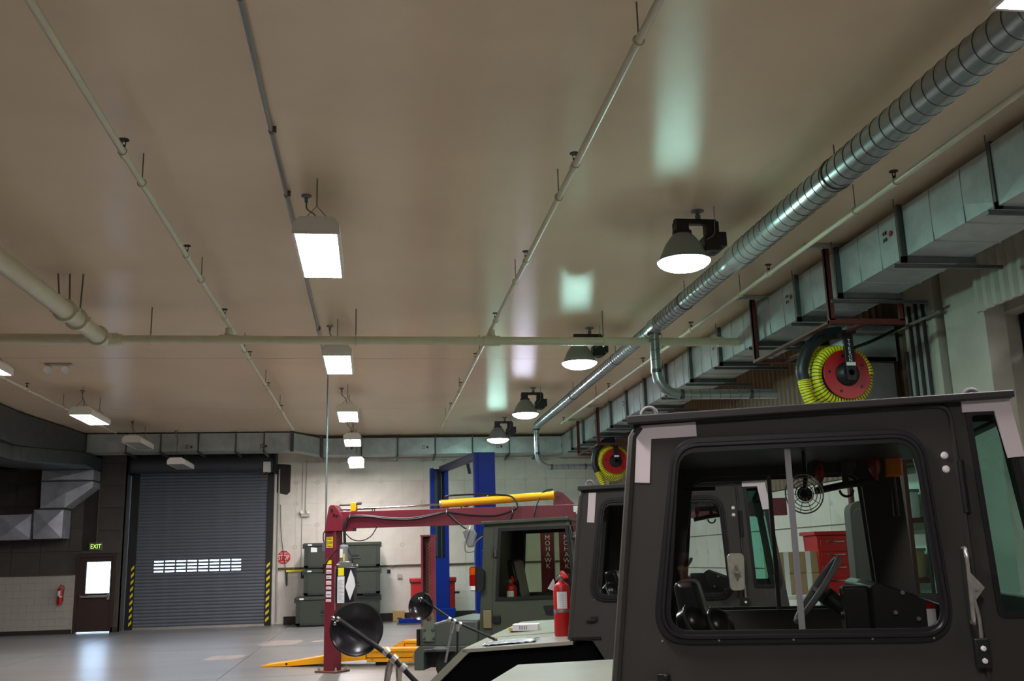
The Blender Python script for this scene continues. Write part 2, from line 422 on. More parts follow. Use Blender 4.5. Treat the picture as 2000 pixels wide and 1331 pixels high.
# pilasters
for nm, y0, y1, xx in (('column', 11.85, 12.62, 0.28), ('column', 10.86, 11.70, 0.25)):
    c = MB().box((XR-xx, y0, 0), (XR+0.04, y1, ZC)).build(nm, M_pale, wr, 0.01)
hood = MB()
hm = MB().prism([(0, 0), (0.04, -0.04), (0.10, -0.04), (0.14, 0), (0.17, 0), (0.17, 0.01), (0, 0.01)], (0, 0, 4.52), (0, 1, 0), (1, 0, 0), (0, 0, 0.86)).mesh('corrugated_sheet', M_pale)
for i in range(20): inst('corrugated_sheet', hm, wr, (XR-0.35, 10.85-0.17*(i+1), 0))
for i, (y0, z0) in enumerate(((9.9, 4.28), (9.7, 4.02), (9.9, 3.72))):
    tag(MB().box((XR+0.6, y0-4, z0), (XR+0.9, y0+0.8, z0+0.06)).build('raised_door_rail', M_signw), ['upper white rail in the dark right bay opening', 'middle white rail in the dark right bay opening', 'lower white rail in the dark right bay opening'][i], 'rail')
# outside ground
struct(MB().box((-40, YF+0.45, -0.15), (30, 90, -0.03)).build('ground_outside', M_pave), 'pale pavement outside the doors')
# base boards
struct(MB().box((-2.68, YF-0.03, 0), (XR, YF-0.002, 0.24)).build('baseboard_far', M_wood, None, 0.004), 'dark brown baseboard along the far wall')
struct(MB().box((XL, Y2-0.035, 0), (-8.58, Y2-0.006, 0.12)).build('baseboard_left', M_wood), 'dark brown baseboard left of the exit door')
struct(MB().box((-7.50, Y2-0.03, 0), (-7.32, Y2-0.002, 0.14)).build('baseboard_middle', M_wood), 'short dark baseboard between the exit door and roller door')

# ------------------------------------------------------------------ exit door
d1 = bpy.data.objects.new('door_1', None); COL.objects.link(d1); d1.location = (-8.0, Y2, 0); struct(d1, 'dark brown exit door with a bright square window')
MB().box((-0.54, -0.03, 0), (-0.47, 0.12, 2.22)).box((0.47, -0.03, 0), (0.54, 0.12, 2.22)).box((-0.47, -0.03, 2.14), (0.47, 0.12, 2.22)).build('frame', M_doorb, d1)
MB().plate([(-0.475, 0.03), (0.475, 0.03), (0.475, 2.15), (-0.475, 2.15)], [[(-0.27, 1.11), (0.40, 1.11), (0.40, 2.0), (-0.27, 2.0)]], (0, 0.02, 0), (1, 0, 0), (0, 0, 1), (0, 0.05, 0)).build('leaf', M_doorb, d1)
MB().box((-0.28, 0.04, 1.10), (0.41, 0.048, 2.01)).build('pane', M_clear, d1)
MB().plate([(-0.31, 1.07), (0.44, 1.07), (0.44, 2.04), (-0.31, 2.04)], [[(-0.27, 1.11), (0.40, 1.11), (0.40, 2.0), (-0.27, 2.0)]], (0, 0.005, 0), (1, 0, 0), (0, 0, 1), (0, 0.014, 0)).build('glazing_bead', M_doorb, d1)
MB().box((-0.42, -0.05, 0.99), (0.38, -0.02, 1.05)).box((-0.42, -0.05, 0.98), (-0.37, 0.02, 1.06)).box((0.35, -0.05, 0.92), (0.42, 0.02, 1.12)).build('push_bar', M_alu, d1, 0.005)
# exit sign
ex = thing('exit_sign', 'small green lit exit sign above the brown door', 'sign', (-8.03, Y2, 2.44))
MB().box((-0.19, -0.06, -0.10), (0.17, 0, 0.11)).build('housing', M_gpaint, ex, 0.005)
MB().box((-0.16, -0.064, -0.08), (0.15, -0.06, 0.09)).build('face', mat('exit_face', (46, 60, 30), 0.4), ex)
text('lettering', 'EXIT', 0.18, M_exit, ex, (-0.005, -0.066, 0.0), sx=0.82)
MB().cyl((0.0, -0.03, 0.11), (0.0, -0.03, 1.9), 0.01, n=6).build('conduit', M_rod, ex)

# ------------------------------------------------------------------ roller door
d2 = bpy.data.objects.new('door_2', None); COL.objects.link(d2); d2.location = (0, 0, 0); struct(d2, 'wide grey roller shutter door with a row of slots')
SX0, SX1, SH = -7.08, -3.22, 0.098
prof = [(0, -0.003), (0.016, 0.02), (0.024, 0.049), (0.016, 0.078), (0, 0.0985), (-0.012, 0.0985), (-0.012, -0.003)]
slm = MB().prism(prof, (SX0, YF-0.05, 0), (0, -1, 0), (0, 0, 1), (SX1-SX0, 0, 0)).mesh('slat', M_slat)
nsl = 47; z0s = 0.06
slots = [(-6.53+k*0.325, -6.53+k*0.325+0.275) for k in range(8)]
sm_ = MB()
edges = [SX0]+[e for a, b in slots for e in (a, b)]+[SX1]
for k in range(0, len(edges), 2):
    sm_.prism(prof, (edges[k], YF-0.05, 0), (0, -1, 0), (0, 0, 1), (edges[k+1]-edges[k], 0, 0))
for a, b in slots:
    sm_.prism([(0, -0.003), (0.014, 0.012), (0.014, 0.027), (-0.012, 0.027), (-0.012, -0.003)], (a, YF-0.05, 0), (0, -1, 0), (0, 0, 1), (b-a, 0, 0))
    sm_.prism([(0.014, 0.066), (0.014, 0.082), (0, 0.0985), (-0.012, 0.0985), (-0.012, 0.066)], (a, YF-0.05, 0), (0, -1, 0), (0, 0, 1), (b-a, 0, 0))
slm2 = sm_.mesh('slat', M_slat)
pn = MB()
for a, b in slots: pn.box((a, YF-0.046, 0.018), (b, YF-0.043, 0.076))
pnm = pn.mesh('pane', M_clear)
for i in range(nsl):
    z = z0s+i*SH; sl = 1.62 < z < 1.98
    o = inst('slat', slm2 if sl else slm, d2, (0, 0, z))
    if sl: inst('pane', pnm, o, (0, 0, 0))
MB().box((SX0, YF-0.08, 0.0), (SX1, YF-0.02, 0.06)).build('bottom_bar', M_alu, d2)
for s, xa, xb in ((0, -7.30, -7.06), (1, -3.24, -3.05)):
    MB().box((xa, YF-0.10, 0), (xb, YF-0.002, 4.75)).build('guide_rail', M_blk, d2)
    stripe = MB()
    xx0, xx1 = (-7.17, -7.09) if s == 0 else (-3.21, -3.11)
    z = 0.10
    while z < 1.80:
        stripe.prism([(xx0, z), (xx1, z+0.09), (xx1, z+0.18), (xx0, z+0.09)], (0, YF-0.106, 0), (1, 0, 0), (0, 0, 1), (0, 0.004, 0)); z += 0.20
    st = stripe.build('hazard_stripe', M_haz, d2)
MB().cyl((-7.25, YF-0.30, 4.86), (-3.05, YF-0.30, 4.86), 0.27, n=24).build('coil_housing', mat('coil_grey', (58, 60, 66), 0.5), d2)
for xx in (-7.28, -3.0): MB().box((xx-0.03, YF-0.58, 4.55), (xx+0.03, YF-0.002, 5.16)).build('end_bracket', M_blk, d2)
mt = thing('door_motor', 'grey motor box beside the roller door coil', 'motor', (-3.24, YF-0.62, 4.72))
MB().box((-0.10, 0, -0.15), (0.12, 0.2, 0.17)).build('casing', M_hous, mt, 0.01); MB().cyl((0, 0.05, -0.15), (0, 0.05, -0.24), 0.03, n=8).build('chain_wheel', M_blk, mt)

# dark patched hole right of coil
MB().prism(rpoly([(-2.97, 3.98), (-2.66, 3.90), (-2.56, 4.0), (-2.55, 4.84), (-2.97, 4.88)], 0.04), (0, YF-0.006, 0), (1, 0, 0), (0, 0, 1), (0, 0.005, 0)).build('bare_patch', mat('bare_patch', (54, 48, 42), 0.9, 0, 0.3, 5), wf)
# door edge pipe + chain
tag(MB().cyl((-2.90, YF-0.05, 0.1), (-2.90, YF-0.05, 4.7), 0.025, n=8).build('riser_pipe', M_pale), 'thin pale riser pipe beside the right guide of the roller door', 'pipe')
ch = MB()
P = [(-2.62, YF-0.05, 1.2), (-2.66, YF-0.06, 1.72), (-2.80, YF-0.08, 2.7), (-2.84, YF-0.1, 3.6)]
ch.tube(curve_pts(P, 6), 0.012, 5); ch.tube([(-2.60, YF-0.05, 1.15), (-2.60, YF-0.05, 1.66)], 0.022, 5)
tag(ch.build('hoist_chain', M_galvd), 'dark hand chain hanging beside the stop sign', 'chain')
# stop sign
ss = thing('stop_sign', 'red octagonal stop sign on the far wall', 'sign', (-2.71, YF-0.002, 2.0))
oc = [(0.225*cos(pi/8+k*pi/4), 0.225*sin(pi/8+k*pi/4)) for k in range(8)]
MB().prism(oc, (0, -0.006, 0), (1, 0, 0), (0, 0, 1), (0, 0.005, 0)).build('border', M_signw, ss)
MB().prism([(a*0.95, b*0.95) for a, b in oc], (0, -0.010, 0), (1, 0, 0), (0, 0, 1), (0, 0.005, 0)).build('face', M_stop, ss)
text('lettering', 'STOP', 0.215, M_signw, ss, (0, -0.012, -0.005), sx=0.66)
text('lettering', 'SOUND', 0.062, M_signw, ss, (0, -0.012, 0.125)); text('lettering', 'HORN', 0.062, M_signw, ss, (0, -0.012, -0.135))
# wall rail pipe
rp = thing('wall_rail_pipe', 'brown pipe running along the far wall behind the crates', 'pipe', (0, YF-0.05, 1.665))
MB().cyl((-2.88, 0, 0), (XR, 0, 0.0), 0.028, n=8).build('pipe', M_copper, rp)
for x in (-2.4, -0.9, 0.6, 2.1, 3.6): MB().box((x-0.02, -0.03, -0.05), (x+0.02, 0.05, 0.03)).build('clip', M_rod, rp)
tag(MB().box((-2.62, YF-0.1, 1.56), (-2.08, YF-0.085, 1.62)).build('yellow_strap', M_yelc), 'yellow strap hung on the wall pipe below the stop sign', 'strap')
tag(MB().box((-2.18, YF-0.08, 1.36), (-2.10, YF-0.03, 1.58)).build('wall_box', M_blk, None, 0.01), 'small black box on the wall right of the yellow strap', 'box')
MB().cyl((-2.18, YF-0.02, 1.66), (-2.18, YF-0.02, 4.9), 0.010, n=6).build('conduit', M_pale, wf)
# emergency lamp on far wall
el = thing('wall_emergency_lamp', 'cream twin head emergency lamp on the far wall', 'lamp', (-2.08, YF-0.01, 3.30))
MB().box((-0.13, -0.09, -0.08), (0.13, 0, 0.06)).build('body', M_pale, el, 0.01)
for x in (-0.11, 0.08): MB().lathe([(0.0, 0), (0.05, 0.0), (0.06, 0.06), (0.0, 0.05)], (x, -0.08, 0.08), (0.3, -1, -0.3), 12).build('lamp_head', M_hous, el)
MB().cyl((0, -0.02, 0.06), (0.02, -0.02, 1.7), 0.012, n=6).build('conduit', M_pale, el)
for x, z, s in ((0.50, 1.5, 0.05), (0.83, 1.34, 0.07)):
    o = MB().box((x-s, YF-0.06, z-s), (x+s, YF-0.002, z+s)).cyl((x, YF-0.07, z), (x, YF-0.05, z), s*0.6, n=10).build('outlet_box', M_pale if s > .06 else M_blk, None, 0.006)
    tag(o, 'pale outlet box on the white wall left of the red cabinet' if s > .06 else 'tiny black valve on the white wall right of the crates', 'outlet')
# left wall line and extinguisher
struct(MB().box((XL, Y2-0.03, 1.64), (-8.6, Y2-0.004, 1.68)).build('trim_1', M_copper), 'dark ledge strip above the white blocks left of the door')
def extinguisher(name, label, loc, h, r, rz=0, lab=True):
    e = thing(name, label, 'fire extinguisher', loc, rz)
    MB().lathe([(0, 0), (r*0.94, 0), (r, 0.02), (r, h*0.70), (r*0.86, h*0.78), (r*0.35, h*0.835), (r*0.30, h*0.86), (0, h*0.86)], (0, 0, 0), (0, 0, 1), 24).build('cylinder', M_red, e)
    MB().cyl((0, 0, h*0.85), (0, 0, h*0.90), r*0.32, n=12).box((-r*0.35, -r*0.4, h*0.89), (r*0.35, r*0.4, h*0.93)).build('valve', M_alu, e, 0.003)
    MB().prism([(-0.2*r, 0.90*h), (1.2*r, 0.88*h), (1.25*r, 0.90*h), (0.6*r, 0.95*h), (-0.3*r, 1.0*h), (-0.5*r, 0.97*h)], (0, -r*0.18, 0), (0, -1, 0), (0, 0, 1), (r*0.36, 0, 0)).build('lever', M_red, e)
    MB().torus((-r*0.5, -r*0.1, h*0.90), r*0.22, r*0.06, (0, 1, 0), 10, 5).build('pin_ring', M_chrome, e)
    MB().tube(curve_pts([(r*0.3, 0, h*0.88), (r*1.0, 0, h*0.93), (r*1.32, 0, h*0.78), (r*1.18, 0, h*0.5), (r*1.12, 0, h*0.30)], 6), [r*0.12]*25, 7).build('hose', M_rub, e)
    MB().cyl((r*1.12, 0, h*0.32), (r*1.12, 0, h*0.16), r*0.14, r*0.2, 8).build('nozzle', M_rub, e)
    MB().lathe([(r*1.01, h*0.36), (r*1.015, h*0.37), (r*1.015, h*0.40), (r*1.01, h*0.41)], (0, 0, 0), (0, 0, 1), 24).build('clamp_band', M_alu, e)
    if lab:
        lb = MB(); a0, a1, nn = radians(215), radians(285), 8
        for i in range(nn):
            p = [(r*1.012*cos(a0+(a1-a0)*(i+k)/nn), r*1.012*sin(a0+(a1-a0)*(i+k)/nn)) for k in (0, 1)]
            lb.add([(p[0][0], p[0][1], h*0.42), (p[1][0], p[1][1], h*0.42), (p[1][0], p[1][1], h*0.68), (p[0][0], p[0][1], h*0.68)], [(0, 1, 2, 3)])
        lo = lb.build('paper_label', M_paper, e)
        ln = MB()
        for q in range(7):
            z = h*(0.45+0.03*q)
            p = [(r*1.016*cos(a), r*1.016*sin(a)) for a in (radians(238), radians(256), radians(276))]
            for k in (0, 1): ln.add([(*p[k], z), (*p[k+1], z), (*p[k+1], z+h*0.008), (*p[k], z+h*0.008)], [(0, 1, 2, 3)])
        ln.build('print', M_gpaint, lo)
    return e
extinguisher('fire_extinguisher', 'red fire extinguisher hung on the white blocks left of the exit door', (-8.92, Y2-0.12, 0.83), 0.56, 0.075)

# ------------------------------------------------------------------ ceiling pipes
def sprinkler(x, y, z, parent):
    MB().cyl((x, y, z), (x, y, z+0.04), 0.016, n=8).box((x-0.018, y-0.005, z+0.04), (x-0.012, y+0.005, z+0.09)).box((x+0.012, y-0.005, z+0.04), (x+0.018, y+0.005, z+0.09)).lathe([(0, 0.085), (0.045, 0.085), (0.045, 0.092), (0, 0.10)], (x, y, z), (0, 0, 1), 10).build('sprinkler_head', M_brass, parent)
def branch(label, x0, x1, y0, y1, heads, hang, z=5.3, r=0.03, coup=()):
    t = thing('sprinkler_pipe', label, 'pipe', (x0, y0, z), 0, 'sprinkler branch pipes under the ceiling')
    f = lambda y: (x1-x0)*(y-y0)/(y1-y0)
    MB().cyl((0, 0, 0), (x1-x0, y1-y0, 0), r, n=14).build('pipe', M_pipe, t)
    for y in heads:
        x = f(y); MB().cyl((x, y-y0-0.05, 0), (x, y-y0+0.05, 0), r+0.011, n=14).build('coupling', M_pipe, t); sprinkler(x, y-y0-0.02, r, t)
    for y in hang:
        x = f(y); MB().cyl((x, y-y0, r), (x, y-y0, ZC-z), 0.006, n=6).build('hanger_rod', M_rod, t)
        MB().torus((x, y-y0, 0), r+0.010, 0.007, (0, 1, 0), 14, 5).build('hanger_ring', M_pipe, t)
    return t
branch('cream sprinkler branch pipe left of the central lamp row', -2.19, -2.12, -2.0, 27.0, (5.7, 8.5, 11.5, 14.5, 17.5, 20.6, 23.6), (2.6, 9.2, 12.5, 16.8, 20.1, 23.2))
branch('cream sprinkler branch pipe between the central lamps and the dome lamps', 1.85, 1.82, -2.0, 27.0, (2.6, 5.4, 8.5, 11.5, 14.6, 17.6, 20.6, 23.4), (6.2, 9.3, 12.4, 16.9, 21.0, 25.2))
branch('cream sprinkler branch pipe between the spiral duct and the right duct', 5.16, 5.02, -2.0, 26.2, (5.6, 8.7, 11.9, 15.1, 18.0, 20.8, 25.9), (3.9, 9.5, 12.9, 16.7, 22.0))
branch('cream sprinkler branch pipe at the far left above the lit lamp', -6.98, -6.75, -2.0, 27.4, (10, 13, 16.6, 20.6, 26.3), (12, 15, 19.4, 22.9))
mp = thing('sprinkler_main', 'thick cream sprinkler main crossing under the whole ceiling', 'pipe', (0, 15.1, 5.1))
MB().cyl((-10.9, 0, 0), (-3.7, 0, 0), 0.083, n=18).build('pipe', M_pipe, mp)
MB().cyl((-3.75, 0, 0), (5.9, 0, 0), 0.066, n=18).build('pipe', M_pipe, mp)
for x in (5.55, 5.9): MB().cyl((x-0.05, 0, 0), (x+0.05, 0, 0), 0.085, n=18).build('coupling', M_pipe, mp)
MB().cyl((5.9, 0, 0), (7.58, 0, 0), 0.03, n=10).build('drain_pipe', M_pipe, mp)
for x in (-2.17, 1.83):
    MB().cyl((x-0.13, 0, 0), (x+0.13, 0, 0), 0.082, n=16).cyl((x, 0, 0.05), (x, 0, 0.18), 0.05, n=12).cyl((x, 0, 0.08), (x, 0, 0.10), 0.062, n=12).build('tee_fitting', M_pipe, mp)
for x in (-7.6, -3.30, -0.27, 3.62): MB().torus((x, 0, 0), 0.081, 0.009, (1, 0, 0), 14, 5).build('hanger_ring', M_pipe, mp)
for x in (-7.6, -3.30, -0.27, 3.62): MB().cyl((x, 0, 0.067), (x, 0, ZC-5.1), 0.009, n=6).build('hanger_rod', M_rod, mp)
bp = thing('sprinkler_feed', 'fat cream feed pipe joining the main from the left foreground', 'pipe', (-3.98, 15.1, 5.1))
MB().cyl((-0.30, -16, 0), (0, 0, 0), 0.115, n=20).build('pipe', M_pipe, bp)
MB().cyl((-0.18, 0, 0), (0.22, 0, 0), 0.10, n=18).cyl((0, -0.25, 0), (0, 0.0, 0), 0.125, n=20).build('tee_fitting', M_pipe, bp)
for yy, rr_ in ((-1.75, 0.155), (-1.25, 0.155), (-0.25, 0.15), (-8.5, 0.15)):
    MB().cyl((yy*0.019, yy-0.035, 0), (yy*0.019, yy+0.035, 0), rr_, n=20).box((yy*0.019+rr_-0.03, yy-0.03, -0.03), (yy*0.019+rr_+0.03, yy+0.03, 0.03)).box((yy*0.019-rr_-0.03, yy-0.03, -0.03), (yy*0.019-rr_+0.03, yy+0.03, 0.03)).build('flange', M_pipe, bp)
for dx, yy in ((-0.12, -1.76), (0.03, -1.76), (0.2, -1.76)):
    MB().cyl((yy*0.019+dx*0.8, yy+0.1, 0.05), (yy*0.019+dx, yy, ZC-5.1), 0.012, n=6).build('hanger_rod', M_rod, bp)
# conduit along the ceiling dropping to the lift
cd = thing('ceiling_conduit', 'thin bright steel conduit along the ceiling left of the central lamps', 'conduit', (-0.915, 0, 5.55))
MB().tube([(0.0, -2, 0), (0, 20.0, 0), (0, 20.12, -0.03), (0, 20.2, -0.12), (0, 20.2, -3.6)], 0.018, 8).build('pipe', M_cond, cd)
for y in (3.2, 6.3, 8.5, 10.1, 13.0, 16.3, 19.0):
    MB().cyl((0, y-0.03, 0), (0, y+0.03, 0), 0.024, n=8).cbox((0.03, y, 0.02), (0.03, 0.02, 0.06)).build('clamp', M_rod, cd)
MB().cyl((0, 20.2, -1.5), (0, 20.2, -1.6), 0.025, n=8).build('coupling', M_cond, cd)

# ------------------------------------------------------------------ LED fixtures
def led_proto():
    t = thing('ceiling_lamp', '', 'lamp')
    MB().prism([(-0.235, 0), (0.235, 0), (0.235, 0.09), (0.16, 0.16), (-0.16, 0.16), (-0.235, 0.09)], (0, -0.80, 0), (1, 0, 0), (0, 0, 1), (0, 1.60, 0)).build('housing', M_hous, t, 0.008)
    MB().box((-0.205, -0.775, -0.022), (0.205, 0.775, -0.001)).build('lens', M_led, t, 0)
    MB().plate([(-0.235, -0.80), (0.235, -0.80), (0.235, 0.80), (-0.235, 0.80)], [[(-0.207, -0.777), (0.207, -0.777), (0.207, 0.777), (-0.207, 0.777)]], (0, 0, -0.025), (1, 0, 0), (0, 1, 0), (0, 0, 0.028)).build('rim', M_hous, t)
    for y in (-0.70, 0.70):
        MB().tube([(-0.12, y, 0.16), (0, y, 0.30), (0.12, y, 0.16)], 0.005, 5).build('yoke', M_rod, t)
        n = 14; c = MB()
        for k in range(n):
            z = 0.30+(0.60-0.30)*k/n
            c.cyl((0, y, z), (0, y, z+0.014), 0.008, n=5)
        c.cyl((0, y, 0.3), (0, y, 0.6), 0.003, n=4).build('chain', M_rod, t)
    MB().lathe([(0, 0.60), (0.055, 0.60), (0.055, 0.585), (0.02, 0.575), (0.018, 0.52), (0, 0.52)], (-0.14, -0.2, 0), (0, 0, 1), 12).build('canopy', M_gpaint, t)
    MB().tube(curve_pts([(-0.14, -0.2, 0.53), (-0.13, -0.22, 0.44), (-0.05, -0.35, 0.34), (-0.02, -0.5, 0.24), (-0.01, -0.55, 0.15)], 5), 0.008, 6).build('cord', M_rod, t)
    return t
P0 = led_proto(); used = []
def led(x, y, z, label, lit=True):
    o = P0 if not used else copy_tree(P0)
    used.append(o); o.location = (x, y, z); o['label'] = label; o['group'] = 'flat box lamps hung from the ceiling'
    for c in kids(o):
        if z < 4.9 and c.name.split('.')[0] in ('chain', 'cord', 'canopy'):
            pass
    return o
led(-0.575, 10.42, 5.0, 'lit flat box lamp nearest in the central row under the conduit')
led(-0.575, 16.45, 5.0, 'lit flat box lamp just beyond the sprinkler main')
led(-0.56, 22.5, 5.0, 'third lit flat box lamp of the central row')
led(-0.555, 27.5, 5.0, 'small lit flat box lamp in front of the far duct')
far5 = led(-0.49, 29.95, 4.62, 'smallest lit flat box lamp hanging below the far duct')
led(-6.14, 22.7, 5.0, 'lit flat box lamp at left in front of the roller door')
led(-6.2, 16.55, 5.0, 'lit flat box lamp cut by the left picture edge')
off1 = led(-6.2, 27.6, 5.0, 'unlit flat box lamp above the roller door at left')
off2 = led(-5.45, 29.6, 4.62, 'unlit flat box lamp right in front of the roller door coil')
led(3.98, 4.28, 5.0, 'lit flat box lamp at the top right corner beside the spiral duct')
nl = led(XR+1.3, 7.2, 4.3, 'added flat box lamp, out of view, lighting the right bay recess')  # unseen lamp, added to brighten the wall behind the cab glass
for k, (x, y) in enumerate(((-0.575, 4.4), (-0.575, -1.6))):
    led(x, y, 5.0, ['lit flat box lamp overhead out of the picture above the camera', 'lit flat box lamp behind the camera', 'lit flat box lamp at left out of the picture'][k])
M_led2 = emit('led_lens_dim', (1.0, 0.93, 0.95), 45.0)
for c in kids(far5):
    if c.name.startswith('lens'): c.data = c.data.copy(); c.data.materials[0] = M_led2
for o in (off1, off2):
    for c in kids(o):
        if c.name.startswith('lens'):
            c.data = c.data.copy(); c.data.materials[0] = M_off
            g = MB()
            for i in range(6): g.box((-0.20, -0.70+i*0.26, -0.030), (0.20, -0.68+i*0.26, -0.022))
            g.box((-0.01, -0.77, -0.030), (0.01, 0.77, -0.022)); g.build('louvre', M_gpaint, o)
for o in (far5, off2):
    for c in kids(o):
        if c.name.split('.')[0] == 'chain':
            c.data = c.data.copy(); y = -0.70 if c.data.vertices[0].co.y < 0 else 0.70
            for v in c.data.vertices:
                if v.co.z > 0.3: v.co.z = 0.3+(v.co.z-0.3)*(ZC-4.62-0.3)/0.3
        if c.name.split('.')[0] in ('canopy', 'cord'): c.location.z += 0.38

# ------------------------------------------------------------------ dome lamps
def bay(x, y, z, label, m):
    t = thing('dome_lamp', label, 'lamp', (x, y, z), 0, 'round dome lamps hung from the ceiling')
    MB().lathe([(0.10, 0.315), (0.115, 0.30), (0.15, 0.26), (0.205, 0.18), (0.245, 0.09), (0.275, 0.02), (0.298, -0.005), (0.30, -0.015), (0.285, -0.012), (0.26, 0.02), (0.22, 0.10), (0.10, 0.30)], (0, 0, 0), (0, 0, 1), 32).build('reflector', M_refl, t)
    MB().lathe([(0.299, -0.012), (0.285, -0.035), (0.25, -0.065), (0.19, -0.092), (0.11, -0.11), (0.0, -0.116)], (0, 0, 0), (0, 0, 1), 32).build('lens', m, t)
    MB().lathe([(0.0, 0.35), (0.11, 0.345), (0.11, 0.31), (0.0, 0.30)], (0, 0, 0), (0, 0, 1), 20).box((-0.085, -0.08, 0.32), (0.06, 0.08, 0.46)).build('lamp_cap', M_blk, t)
    MB().box((-0.085, -0.04, 0.43), (0.40, 0.04, 0.49)).build('cross_arm', M_blk, t, 0.006)
    MB().box((0.27, -0.07, 0.24), (0.42, 0.07, 0.46)).box((0.23, -0.10, 0.10), (0.42, 0.10, 0.28)).lathe([(0.0, -0.02), (0.13, -0.02), (0.13, 0.12), (0.0, 0.12)], (0.36, 0.0, 0.22), (0, 1, 0), 16).box((0.40, -0.08, 0.16), (0.50, 0.08, 0.33)).build('ballast_box', M_blk, t, 0.012)
    MB().cyl((0.20, 0, 0.49), (0.20, 0, ZC-z), 0.02, n=10).cyl((0.20, 0, 0.50), (0.20, 0, 0.545), 0.032, n=10).build('stem', M_gpaint, t)
    MB().lathe([(0, ZC-z), (0.075, ZC-z), (0.075, ZC-z-0.012), (0.03, ZC-z-0.03), (0, ZC-z-0.03)], (0.20, 0, 0), (0, 0, 1), 16).build('canopy', M_gpaint, t)
    MB().tube(curve_pts([(0.34, -0.16, ZC-z), (0.34, -0.14, 0.4), (0.33, -0.13, 0.28), (0.25, -0.11, 0.22)], 5), 0.005, 5).build('safety_cable', M_gpaint, t)
    return t
bay(3.47, 10.42, 5.0, 'greenish white dome lamp nearest, left of the spiral duct', M_bayc)
bay(3.47, 16.3, 5.0, 'greenish white dome lamp just beyond the sprinkler main', M_bayc)
bay(3.44, 22.3, 5.0, 'violet white dome lamp third along the spiral duct', M_bayv)
bay(3.40, 27.1, 5.0, 'farthest dome lamp in front of the far duct', M_bayc)
# emergency twin light on ceiling
em = thing('ceiling_emergency_lamp', 'beige twin head emergency lamp on the ceiling above the unlit lamps', 'lamp', (-5.9, 19.5, ZC))
MB().box((-0.25, -0.07, -0.03), (0.25, 0.07, 0)).build('base_plate', M_pale, em, 0.004)
for x in (-0.17, 0.15):
    MB().cyl((x, 0, -0.02), (x, -0.02, -0.08), 0.02, n=8).lathe([(0, 0.06), (0.05, 0.05), (0.085, -0.03), (0.085, -0.045), (0.07, -0.04), (0, -0.035)], (x, -0.04, -0.11), (0.05, 0.8, 0.6), 16).build('lamp_head', M_hous, em)

# ------------------------------------------------------------------ ducts
def crossbox(mb, lo, hi, k=0.014, m=0):
    x0, y0, z0 = lo; x1, y1, z1 = hi
    C = [Vector(p) for p in ((x0,y0,z0),(x1,y0,z0),(x1,y1,z0),(x0,y1,z0),(x0,y0,z1),(x1,y0,z1),(x1,y1,z1),(x0,y1,z1))]
    mid = (C[0]+C[6])/2
    for f in [(3,2,1,0),(4,5,6,7),(0,1,5,4),(1,2,6,5),(2,3,7,6),(3,0,4,7)]:
        vs = [C[i] for i in f]; c = sum(vs, Vector())/4; nn = (vs[1]-vs[0]).cross(vs[2]-vs[0]).normalized()
        if nn.dot(c-mid) < 0: nn = -nn
        mb.add(vs+[c+nn*k], [(0, 1, 4), (1, 2, 4), (2, 3, 4), (3, 0, 4)], m)
    return mb
def crease(o):
    for p in o.data.polygons: p.use_smooth = False
    return o
def heart(parent, x, y, z, axis):
    """small red dot with stencil characters on a duct face"""
    if axis == 'x':
        MB().lathe([(0, 0.002), (0.035, 0.002), (0.035, 0), (0, 0)], (x, y, z), (-1, 0, 0), 12).build('red_mark', M_mark, parent)
        for k in range(4): MB().box((x-0.003, y+0.09+0.05*(k//2), z-0.06+0.08*(k % 2)), (x, y+0.115+0.05*(k//2), z-0.02+0.08*(k % 2))).build('stencil_mark', M_blk, parent)
    else:
        MB().lathe([(0, 0.002), (0.04, 0.002), (0.04, 0), (0, 0)], (x, y, z), (0, -1, 0), 12).build('red_mark', M_mark, parent)
        for k in range(4): MB().box((x-0.16+0.05*(k//2), y-0.003, z-0.05+0.07*(k % 2)), (x-0.135+0.05*(k//2), y, z-0.01+0.07*(k % 2))).build('stencil_mark', M_blk, parent)
# right duct
rd = thing('rectangular_duct', 'long galvanized rectangular duct along the right wall', 'duct', (0, 0, 0))
ysec = [0.2, 1.8, 3.4, 5.0, 6.6, 8.17, 9.9, 11.45, 12.7, 14.3, 15.9, 17.5, 19.1, 20.7, 22.3, 23.9, 25.5, 27.2, 28.9, 30.65]
for i in range(len(ysec)-1):
    big = 0.05 if i in (4,) else 0
    dz = 0.0
    crease(crossbox(MB(), (5.86-big, ysec[i]+0.004, 4.93-big), (6.62, ysec[i+1]-0.004, 5.50)).build('duct_section', M_galv, rd))
    y = ysec[i]
    MB().box((5.80, y-0.02, 4.86), (5.86, y+0.02, 5.53)).box((5.80, y-0.02, 4.86), (6.68, y+0.02, 4.925)).build('flange', M_galvd, rd)
    for k in (1, 2):
        yy = ysec[i]+(ysec[i+1]-ysec[i])*k/3
        MB().box((5.847-big, yy-0.004, 4.915-big), (5.86, yy+0.004, 5.50)).box((5.843-big, yy-0.006, 4.913-big), (6.62, yy+0.006, 4.93)).build('standing_seam', M_galv, rd)
    MB().cyl((5.78, y, 4.84), (5.78, y, ZC), 0.006, n=5).build('hanger_rod', M_rod, rd)
    MB().box((5.70, y-0.02, 4.80), (7.0, y+0.02, 4.84)).build('trapeze_channel', M_galvd, rd)
    if i % 2 == 0: heart(rd, 5.845-big, y+0.25, 5.28, 'x')
